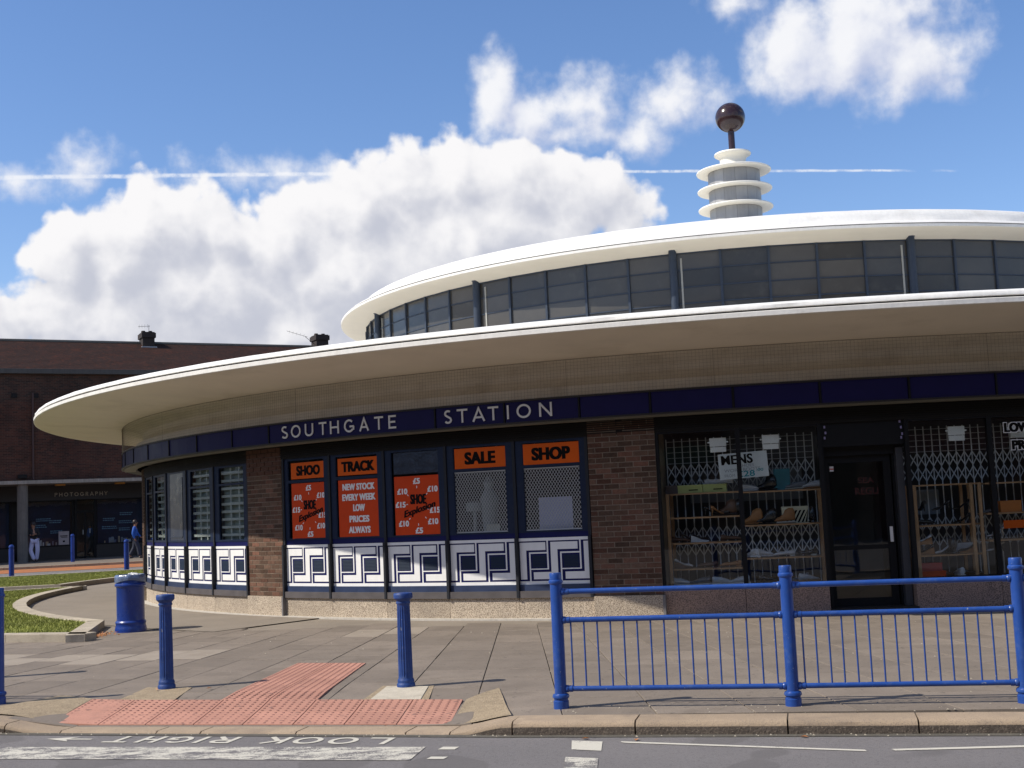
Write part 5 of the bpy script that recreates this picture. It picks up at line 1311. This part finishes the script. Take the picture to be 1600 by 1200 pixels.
# ------------------------------------------------------------------ the brick terrace across the road
L0 = np.array([-22.6, 58.0]); LA = R(28)
terrace = thing('brick_terrace', 'long dark brick building with tiled roof and shop arcade across the road', 'building', (L0[0], L0[1], 0), LA)
def brick_wall_mat():
    m = bpy.data.materials.new('far_brick'); m.use_nodes = True; nt = m.node_tree; nt.nodes.clear(); g = NG(nt)
    o = g.n('ShaderNodeOutputMaterial'); p = g.n('ShaderNodeBsdfPrincipled'); nt.links.new(p.outputs[0], o.inputs[0])
    tc = g.n('ShaderNodeTexCoord').outputs['Object']; x, y, z = g.sep(tc)[:3]
    br = g.n('ShaderNodeTexBrick'); g.put(br.inputs['Vector'], g.comb(x, z, 0.0)); br.inputs['Scale'].default_value = 1.0
    br.inputs['Brick Width'].default_value = .225; br.inputs['Row Height'].default_value = .075; br.inputs['Mortar Size'].default_value = .006; br.inputs['Mortar Smooth'].default_value = .2; br.inputs['Bias'].default_value = 0
    br.inputs['Color1'].default_value = (0.098, 0.040, 0.027, 1); br.inputs['Color2'].default_value = (0.046, 0.026, 0.021, 1); br.inputs['Mortar'].default_value = (0.10, 0.075, 0.06, 1)
    n = g.noise(tc, .35, 5, .6); n2 = g.noise(g.comb(x, y, g.m('MULTIPLY', z, .3)), 2.0, 5, .6)
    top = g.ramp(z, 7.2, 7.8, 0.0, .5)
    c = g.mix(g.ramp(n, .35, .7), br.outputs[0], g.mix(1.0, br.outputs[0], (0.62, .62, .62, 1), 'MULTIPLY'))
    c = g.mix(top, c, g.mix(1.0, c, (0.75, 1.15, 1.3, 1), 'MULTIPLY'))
    c = g.mix(g.ramp(n2, .45, .8, 0, .55), c, (0.035, 0.024, 0.022, 1))
    g.put(p.inputs['Base Color'], c); p.inputs['Roughness'].default_value = .9; p.inputs['Specular IOR Level'].default_value = .15
    return m
M_fb = brick_wall_mat()
M_roof = mat('brown_roof_tiles', (0.036, 0.021, 0.018), .9, .25, 3, bump=.8, bscale=14, speck=(7, (0.10, 0.035, 0.02), .35), dirt=(1.1, (0.22, 0.055, 0.025), .12), spec=.1)
M_gut = mat('grey_gutter', (0.065, 0.066, 0.062), .7, .15, 3, streak=.3)
M_slab = mat('arcade_slab', (0.34, 0.31, 0.26), .8, .2, 2, streak=.4, dirt=(1.2, (0.12, 0.1, 0.08), .5))
X0, X1 = -14, 30
mb = MB(); mb.span(X0, X1, .15, .5, 3.84, 8.82); mb.build('wall', M_fb, terrace)
mb = MB(); mb.span(X0, X1, .5, 9.5, 3.84, 8.7); mb.build('upper_block', M_fb, terrace)
mb = MB(); mb.span(X0, X1, -.08, .16, 8.80, 9.02); mb.build('gutter', M_gut, terrace)
rf = MB().add([(X0, -.02, 9.0), (X1, -.02, 9.0), (X1, 4.6, 10.95), (X0, 4.6, 10.95), (X0, 9.4, 9.0), (X1, 9.4, 9.0)], [(0, 1, 2, 3), (3, 2, 5, 4), (0, 3, 4), (1, 5, 2)]).build('roof', M_roof, terrace)
# tile courses as real steps
mb = MB()
for i in range(24):
    y = -.02 + 4.62 * i / 24; z = 9.0 + 1.95 * i / 24 + .012
    mb.add([(X0, y, z - .01), (X1, y, z - .01), (X1, y, z + .018), (X0, y, z + .018), (X1, y + .19, z + .085), (X0, y + .19, z + .085)], [(0, 1, 2, 3), (3, 2, 4, 5)])
stuff(mb.build('tile_course', M_roof, rf))
mb = MB(); mb.bar((X0, 4.6, 10.96), (X1, 4.6, 10.96), .11, 8); mb.build('ridge', M_gut, rf)
M_chim = mat('chimney_brick', (0.028, 0.02, 0.018), .9, .3, 9, bump=.6, bscale=30)
for x0, x1, zt in ((6.22, 6.94, 11.5), (15.6, 16.4, 11.6)):
    ch = put('chimney', None, rf)
    mb = MB(); mb.span(x0 + .06, x1 - .06, 4.0, 4.9, 10.2, zt - .3); mb.build('stack', M_chim, ch) if False else None
    mb = MB(); mb.span(x0 + .06, x1 - .06, 4.0, 4.9, 10.2, zt - .3); mb.span(x0, x1, 3.93, 4.97, zt - .3, zt - .05); mb.span(x0 + .05, x1 - .05, 4.0, 4.9, zt - .05, zt)
    for k in range(2): mb.lathe([(.12, zt), (.10, zt + .1), (.09, zt + .11)], 10, c=(x0 + (x1 - x0) * (k + .5) / 2, 4.45, 0))
    chm = mb.build('chimney', M_chim, rf); bpy.data.objects.remove(ch)
    mb = MB(); mb.span(x0 - .03, x1 + .03, 3.86, 3.97, 10.55, 10.72); mb.build('flashing', mat('lead_flashing', (0.32, 0.33, 0.36), .5), rf)
# aerials
ae = thing('tv_aerial', 'thin television aerial on the left chimney', 'aerial', (0, 0, 0)); ae.location = (L0[0] + 6.68 * math.cos(LA) - 4.4 * math.sin(LA), L0[1] + 6.68 * math.sin(LA) + 4.4 * math.cos(LA), 11.5)
mb = MB(); mb.bar((0, 0, 0), (0, 0, .42), .012, 6); mb.bar((-.5, -.2, .33), (.05, .02, .36), .009, 6)
for k in range(4): mb.bar((-.45 + .13 * k, -.18 + .05 * k, .24 + .01 * k), (-.45 + .13 * k, -.18 + .05 * k, .43 + .01 * k), .005, 5)
mb.build('aerial', M_dkbrown, ae)
ae = thing('tv_aerial', 'tilted television aerial reaching left from the right chimney', 'aerial', (L0[0] + 15.5 * math.cos(LA) - 4.4 * math.sin(LA), L0[1] + 15.5 * math.sin(LA) + 4.4 * math.cos(LA), 11.2))
mb = MB(); mb.bar((.15, 0, -.1), (-.32, -.1, .32), .014, 6); mb.bar((-.2, -.1, .3), (-1.3, -.3, .66), .009, 6)
for k in range(5): mb.bar((-.4 - .2 * k, -.14, .3 + .06 * k), (-.36 - .2 * k, -.14, .46 + .06 * k), .005, 5)
mb.build('aerial', M_dkbrown, ae)
# arcade
mb = MB(); mb.span(X0, X1, -.15, 3.2, 3.68, 3.84); mb.build('arcade_slab', M_slab, terrace)
me_c = MB().lathe([(.24, .08), (.24, 3.7)], 24).mesh('arcade_column', mat('arcade_column', (0.16, 0.145, 0.125), .85, .2, 3, streak=.3), 40)
for x in (-12.6, -6.3, -.04, 6.3, 12.6, 18.9, 25.2): put('arcade_column', me_c, terrace, (x, .2, 0))
SY = 2.6
M_riser = mat('stall_riser', (0.035, 0.028, 0.024), .7, .2, 3)
mb = MB(); mb.span(X0, X1, 3.3, 9.4, 0.1, 3.84); mb.build('shop_core', M_dark, terrace)
mb = MB(); mb.span(X0, X1, SY, 3.3, 2.95, 3.68); mb.build('shop_signboard', mat('signboard_black', (0.014, 0.014, 0.016), .5), terrace)
def far_window(x0, x1):
    mb = MB(); mb.span(x0, x1, SY, SY + .2, .1, .72); mb.build('stall_riser', M_riser, terrace)
    w = put('shop_window', None, terrace)
    mb = MB()
    for x in (x0, x1 - .06): mb.span(x, x + .06, SY, SY + .08, .72, 2.95)
    mb.span(x0, x1, SY, SY + .08, .72, .78); mb.span(x0, x1, SY, SY + .08, 2.88, 2.95); mb.build('frame', M_black, w)
    mb = MB(); mb.span(x0 + .06, x1 - .06, SY + .02, SY + .026, .78, 2.88); mb.build('pane', M_glass, w)
    mb = MB(); mb.span(x0 + .06, x1 - .06, SY + .6, SY + .62, .78, 2.88); mb.build('window_back', mat('window_back_blue', (0.012, 0.02, 0.055), .8, .4, 3), w)
    return w
for x0, x1 in ((-12, -8), (-7.6, -3.4), (-3.0, -.25), (.1, 2.55), (3.62, 7.2), (7.4, 10)): far_window(x0, x1)
fdoor = put('shop_door', None, terrace)
mb = MB(); mb.span(2.62, 2.72, SY, SY + .1, .1, 2.95); mb.span(3.5, 3.6, SY, SY + .1, .1, 2.95); mb.span(2.72, 3.5, SY, SY + .1, 2.3, 2.4); mb.span(3.06, 3.14, SY, SY + .1, .1, 2.3); mb.build('door_frame', M_black, fdoor)
mb = MB(); mb.span(2.72, 3.5, SY + .03, SY + .04, .1, 2.9); mb.build('pane', M_glass, fdoor)
for x, z in ((2.98, 1.25), (3.3, 1.3)):
    mb = MB(); mb.span(x, x + .03, SY - .04, SY - .02, z, z + .22); mb.build('door_handle', M_meshw, fdoor)
x = 1.70
for ch, w in zip('PHOTOGRAPHY', (.13, .15, .19, .14, .19, .18, .13, .17, .13, .15, .15)):
    put('sign_letter', stroke_mesh(ch, w, .185, .03, mat('gilt_letter', (0.34, 0.31, 0.25), .5), .015), terrace, (x, SY - .005, 3.12)); x += w + .076
# blue-lit print strips and goods in the photography shop windows
M_strip = mat('pale_blue_print', (0.10, 0.22, 0.34), .6, .3, 6)
random.seed(21)
for x0, z0, w in ((.85, 2.05, .6), (1.45, 1.95, .5), (1.5, 1.45, .55), (.75, 1.75, .55), (3.95, 1.95, .5), (3.9, 1.55, .7), (4.75, 2.2, .55), (4.7, 1.8, .6), (4.7, 1.45, .5), (6.1, 2.0, .6)):
    mb = MB()
    for j in range(2):
        xx = x0
        while xx < x0 + w: l = random.uniform(.04, .11); mb.span(xx, xx + l, SY + .055, SY + .058, z0 - j * .09, z0 - j * .09 + .045); xx += l + .02
    stuff(mb.build('window_print', M_strip, terrace))
for i in range(24):
    x = random.choice([random.uniform(.4, 1.8), random.uniform(3.75, 5.6)]); h = random.uniform(.08, .3); w = random.uniform(.05, .16)
    mb = MB(); mb.span(x, x + w, SY + .1 + .012 * i, SY + .105 + .012 * i, .79, .79 + h); mb.build('display_card', mat('display_card_%d' % (i % 4), [(0.4, 0.42, 0.46), (0.2, 0.22, 0.26), (0.12, .16, .3), (.32, .25, .18)][i % 4], .6), terrace)
t = thing('shop_poster', 'pale poster with dark drawing low in the photography shop window', 'poster', (L0[0] + 2.1 * math.cos(LA) - (SY - .03) * math.sin(LA), L0[1] + 2.1 * math.sin(LA) + (SY - .03) * math.cos(LA), 1.12), LA)
mb = MB(); mb.span(-.24, .24, 0, .01, -.32, .32); mb.build('sheet', mat('poster_pink_grey', (0.42, 0.36, 0.36), .6), t)
mb = MB(); mb.span(-.17, .17, -.004, -.001, .08, .12); mb.span(-.12, .17, -.004, -.001, .02, .05); mb.span(-.05, .05, -.004, -.001, -.2, -.12); mb.build('print', M_ink, t)
# soffit lights (dull orange fittings), pipe, vents
for x in (1.55, 4.3):
    mb = MB(); mb.span(x, x + .45, 1.2, 1.5, 3.60, 3.68); mb.build('soffit_lamp', mat('amber_diffuser', (0.45, 0.22, 0.04), .5), terrace)
mb = MB(); mb.bar((.42, .1, 3.84), (.42, .1, 7.9), .05, 8); mb.build('rain_pipe', mat('dark_pipe', (0.05, 0.022, 0.018), .6), terrace)
for x in (-.38, .55):
    mb = MB(); mb.span(x - .13, x + .13, .1, .16, 7.68, 7.88); mb.build('air_vent', M_black, terrace)
mb = MB(); mb.span(-.25, .15, .0, .16, 3.95, 4.12); mb.build('alarm_box', M_black, terrace)

# ------------------------------------------------------------------ people
def skin_fig(name, V, E_, rad, m, parent, sub=2):
    me = bpy.data.meshes.new(name); me.from_pydata([Vector(v) for v in V], E_, []); o = bpy.data.objects.new(name, me); col.objects.link(o)
    md = o.modifiers.new('s', 'SKIN'); md.use_smooth_shade = True
    sv = me.skin_vertices[0].data
    for i, r_ in enumerate(rad): sv[i].radius = r_ if isinstance(r_, tuple) else (r_, r_); sv[i].use_root = (i == 0)
    o.modifiers.new('u', 'SUBSURF').levels = sub
    dg = bpy.context.evaluated_depsgraph_get(); me2 = bpy.data.meshes.new_from_object(o.evaluated_get(dg)); bpy.data.objects.remove(o)
    me2.name = name; me2.materials.clear(); me2.materials.append(m); me2.shade_smooth() if hasattr(me2, 'shade_smooth') else None
    return put(name, me2, parent)
M_skin = mat('skin', (0.30, 0.15, 0.09), .6, .05)
# front person leaning by the column: arms folded, ankles crossed, 1.78 m, facing -Y (local)
pr = thing('person', 'person in black top and loose white trousers leaning beside the arcade column', 'person', (-22.25, 58.35, .1), R(14))
J = {'pel': (0, 0, .95), 'wst': (-.02, 0, 1.1), 'chs': (-.05, .02, 1.3), 'nk': (-.06, .01, 1.47), 'hd': (-.065, -.01, 1.56), 'top': (-.065, -.01, 1.71),
     'hL': (-.09, 0, .92), 'kL': (-.17, -.05, .50), 'aL': (-.01, -.10, .09), 'tL': (-.0, -.24, .04), 'hR': (.09, 0, .92), 'kR': (.12, -.03, .50), 'aR': (.06, .02, .09), 'tR': (.10, -.12, .04),
     'sL': (-.21, .02, 1.40), 'eL': (-.27, -.03, 1.15), 'wL': (-.04, -.19, 1.19), 'nL': (.05, -.2, 1.20), 'sR': (.11, .02, 1.40), 'eR': (.19, -.03, 1.15), 'wR': (-.02, -.17, 1.16), 'nR': (-.12, -.17, 1.17)}
def fig(J, parts, m, name, parent):
    names = []; E_ = []
    for a, b in parts:
        for k in (a, b):
            if k not in names: names.append(k)
        E_.append((names.index(a), names.index(b)))
    return names, E_
def person(root, J, skin, top_m, leg_m, hair_m, shoe_m, girl=True):
    order = list(J.keys()); idx = {k: i for i, k in enumerate(order)}
    rad = {'pel': (.14, .10), 'wst': (.12, .09), 'chs': (.14, .10), 'nk': .05, 'hd': (.075, .09), 'top': (.065, .075), 'hL': .085, 'kL': .058, 'aL': .038, 'tL': .032, 'hR': .085, 'kR': .058, 'aR': .038, 'tR': .032, 'sL': .055, 'eL': .04, 'wL': .028, 'nL': .03, 'sR': .055, 'eR': .04, 'wR': .028, 'nR': .03}
    E_ = [('pel', 'wst'), ('wst', 'chs'), ('chs', 'nk'), ('nk', 'hd'), ('hd', 'top'), ('pel', 'hL'), ('hL', 'kL'), ('kL', 'aL'), ('aL', 'tL'), ('pel', 'hR'), ('hR', 'kR'), ('kR', 'aR'), ('aR', 'tR'), ('chs', 'sL'), ('sL', 'eL'), ('eL', 'wL'), ('wL', 'nL'), ('chs', 'sR'), ('sR', 'eR'), ('eR', 'wR'), ('wR', 'nR')]
    skin_fig('body', [J[k] for k in order], [(idx[a], idx[b]) for a, b in E_], [rad[k] for k in order], skin, root)
    def sub(keys, edges, rr, m, nm):
        ix = {k: i for i, k in enumerate(keys)}; skin_fig(nm, [J[k] for k in keys], [(ix[a], ix[b]) for a, b in edges], rr, m, root)
    sub(['pel', 'hL', 'kL', 'aL', 'hR', 'kR', 'aR'], [('pel', 'hL'), ('hL', 'kL'), ('kL', 'aL'), ('pel', 'hR'), ('hR', 'kR'), ('kR', 'aR')], [(.16, .12), .115, .095, .085, .115, .095, .085], leg_m, 'trousers')
    sub(['wst', 'chs', 'sL', 'eL', 'wL', 'sR', 'eR', 'wR', 'pel'], [('pel', 'wst'), ('wst', 'chs'), ('chs', 'sL'), ('sL', 'eL'), ('eL', 'wL'), ('chs', 'sR'), ('sR', 'eR'), ('eR', 'wR')], [(.145, .11), (.165, .12), .075, .058, .044, .075, .058, .044, (.155, .115)], top_m, 'top')
    for k, a in (('tL', 'aL'), ('tR', 'aR')):
        mb = MB(); p = Vector(J[k]); q = Vector(J[a]); mb.sphere(((p.x + q.x) / 2, (p.y + q.y) / 2, .045), .075, 12, 8, (.65, 1.6, .6)); mb.build('shoe', shoe_m, root, 60)
    h = Vector(J['hd']); mb = MB(); mb.sphere((h.x, h.y + .025, h.z + .085), .105, 16, 10, (.95, 1.0, 1.1))
    if girl: mb.sphere((h.x, h.y + .07, h.z - .02), .09, 12, 8, (1.0, .6, 1.3))
    mb.build('hair', hair_m, root, 80)
    fc = MB(); fc.sphere((h.x, h.y - .095, h.z + .045), .016, 8, 6, (.8, 1.2, 1.4)); fc.sphere((h.x - .085, h.y, h.z + .05), .02, 8, 6, (.4, 1, 1.4)); fc.sphere((h.x + .085, h.y, h.z + .05), .02, 8, 6, (.4, 1, 1.4)); fc.build('nose_and_ears', skin, root, 80)
    for sx in (-.032, .032):
        e = MB(); e.sphere((h.x + sx, h.y - .083, h.z + .065), .011, 8, 6); e.build('eye', M_ink, root, 80)
    e = MB(); e.sphere((h.x, h.y - .083, h.z + .005), .02, 8, 6, (1.2, .4, .35)); e.build('mouth', mat('lips', (0.25, .07, .06), .5), root, 80)
    for k, a in (('nL', 'wL'), ('nR', 'wR')):
        p = Vector(J[k]); d = (p - Vector(J[a])).normalized(); s_ = Vector((0, 0, 1)) if abs(d.z) < .7 else Vector((0, 1, 0)); mb = MB()
        for q in range(4): b0 = p + s_ * (.018 - .012 * q); mb.bar(b0, b0 + d * (.065 - .006 * abs(q - 1)) + Vector((0, -.004, 0)), .0085, 6, .006)
        mb.bar(p + s_ * .02, p + s_ * .045 + d * .03, .009, 6, .006); mb.build('fingers', skin, root, 60)
person(pr, J, M_skin, mat('black_top', (0.012, 0.010, 0.012), .8), mat('white_trousers', (0.52, 0.50, 0.66), .8, .06, 4), mat('dark_hair', (0.02, 0.012, 0.01), .5), M_sk)
pr.scale = (1.06, 1.06, 1.06)
p2 = thing('person', 'person in bright blue top walking past the photography shop beside the station corner', 'person', (-17.3, 57.2, .1), R(100))
J2 = dict(J); J2.update({'pel': (0, 0, .93), 'wst': (0, 0, 1.08), 'chs': (0, -.01, 1.28), 'nk': (0, -.02, 1.45), 'hd': (0, -.04, 1.54), 'top': (0, -.04, 1.69), 'hL': (-.09, 0, .9), 'kL': (-.1, -.16, .50), 'aL': (-.1, -.22, .09), 'tL': (-.1, -.36, .05), 'hR': (.09, 0, .9), 'kR': (.1, .03, .5), 'aR': (.1, .24, .12), 'tR': (.1, .12, .05), 'sL': (-.17, 0, 1.38), 'eL': (-.22, .06, 1.1), 'wL': (-.2, -.02, .88), 'nL': (-.2, -.05, .82), 'sR': (.17, 0, 1.38), 'eR': (.22, -.08, 1.12), 'wR': (.2, -.22, .95), 'nR': (.2, -.27, .92)})
person(p2, J2, M_skin, mat('blue_top', (0.01, 0.09, 0.42), .7), mat('dark_trousers', (0.02, 0.025, 0.045), .8), mat('dark_hair', (0, 0, 0)), M_sk, False)

# ------------------------------------------------------------------ unseen shop rows added to darken glass reflections and the station front
M_opp = [mat('opposite_brick_%d' % i, c, .9, .25, 6, spec=.1) for i, c in enumerate(((.12, .06, .045), (.16, .12, .09), (.10, .055, .045)))]
x = -62.0; i = 0
for w, h, lb in ((14, 8.5, 'added brown brick shop building behind the viewer, far left of the row'), (13, 9.5, 'added taller pale brick shop building behind the viewer, second from the left'), (15, 8.8, 'added brown brick shop building behind the viewer, third from the left'), (14, 9.0, 'added dark red brick shop building behind the viewer, opposite the left bay'), (14, 8.6, 'added pale brick shop building behind the viewer, opposite the posters'), (15, 9.4, 'added dark brick shop building behind the viewer, opposite the shop door'), (14, 8.7, 'added brown brick shop building behind the viewer, second from the right'), (15, 9.0, 'added red brick shop building behind the viewer, far right of the row')):
    b = thing('unseen_shop_building', lb, 'building', (x + w / 2, -10.5 - .0 * x, ROADZ), 0, 'unseen shop buildings added behind the viewer')
    mb = MB(); mb.span(-w / 2 + .02, w / 2 - .02, -9, 0, 0, h); mb.build('wall', M_opp[i % 3], b)
    mb = MB(); mb.add([(-w / 2, .2, h), (w / 2, .2, h), (w / 2, -9.2, h), (-w / 2, -9.2, h), (-w / 2, -4.5, h + 2.4), (w / 2, -4.5, h + 2.4)], [(0, 1, 5, 4), (2, 3, 4, 5), (0, 4, 3), (1, 2, 5)]); mb.build('roof', M_roof, b)
    for k in range(4):
        xx = -w / 2 + w * (k + .5) / 4
        for z in (4.3, 6.6):
            fw = put('window', None, b); mb = MB(); mb.span(xx - .6, xx + .6, .0, .05, z, z + 1.5); mb.build('frame', M_smooth_white, fw); mb = MB(); mb.span(xx - .52, xx + .52, .05, .06, z + .08, z + 1.42); mb.build('pane', M_dark, fw)
    mb = MB(); mb.span(-w / 2 + .5, w / 2 - .5, 0, .06, .6, 2.9); mb.build('shop_window', M_dark, b)
    mb = MB(); mb.span(-w / 2 + .3, w / 2 - .3, 0, .2, 3.0, 3.7); mb.build('signboard', mat('opposite_sign_%d' % (i % 3), [(.05, .1, .06), (.25, .22, .18), (.12, .02, .02)][i % 3], .6), b)
    x += w; i += 1

for i, (yy, h, lb) in enumerate(((2, 8.8, 'added brick shop building far out of view to the left, nearest of that row'), (17, 9.2, 'added pale brick shop building out of view to the left, second of that row'), (32, 8.7, 'added dark brick shop building out of view to the left, third of that row'), (46, 9.0, 'added brown brick shop building out of view to the left, last of that row'))):  # row added so the left windows do not mirror the bright horizon
    w = 14.6; b = thing('unseen_shop_building', lb, 'building', (-50, yy, ROADZ), R(-90), 'unseen shop buildings added on the left')
    mb = MB(); mb.span(-w / 2, w / 2, -9, 0, 0, h); mb.build('wall', M_opp[i % 3], b)
    mb = MB(); mb.add([(-w / 2, .2, h), (w / 2, .2, h), (w / 2, -9.2, h), (-w / 2, -9.2, h), (-w / 2, -4.5, h + 2.4), (w / 2, -4.5, h + 2.4)], [(0, 1, 5, 4), (2, 3, 4, 5), (0, 4, 3), (1, 2, 5)]); mb.build('roof', M_roof, b)
    for k in range(4):
        xx = -w / 2 + w * (k + .5) / 4
        for z in (4.3, 6.6):
            fw = put('window', None, b); mb = MB(); mb.span(xx - .6, xx + .6, .0, .05, z, z + 1.5); mb.build('frame', M_smooth_white, fw); mb = MB(); mb.span(xx - .52, xx + .52, .05, .06, z + .08, z + 1.42); mb.build('pane', M_dark, fw)
    mb = MB(); mb.span(-w / 2 + .5, w / 2 - .5, 0, .06, .3, 3.6); mb.build('shop_window', M_dark, b)
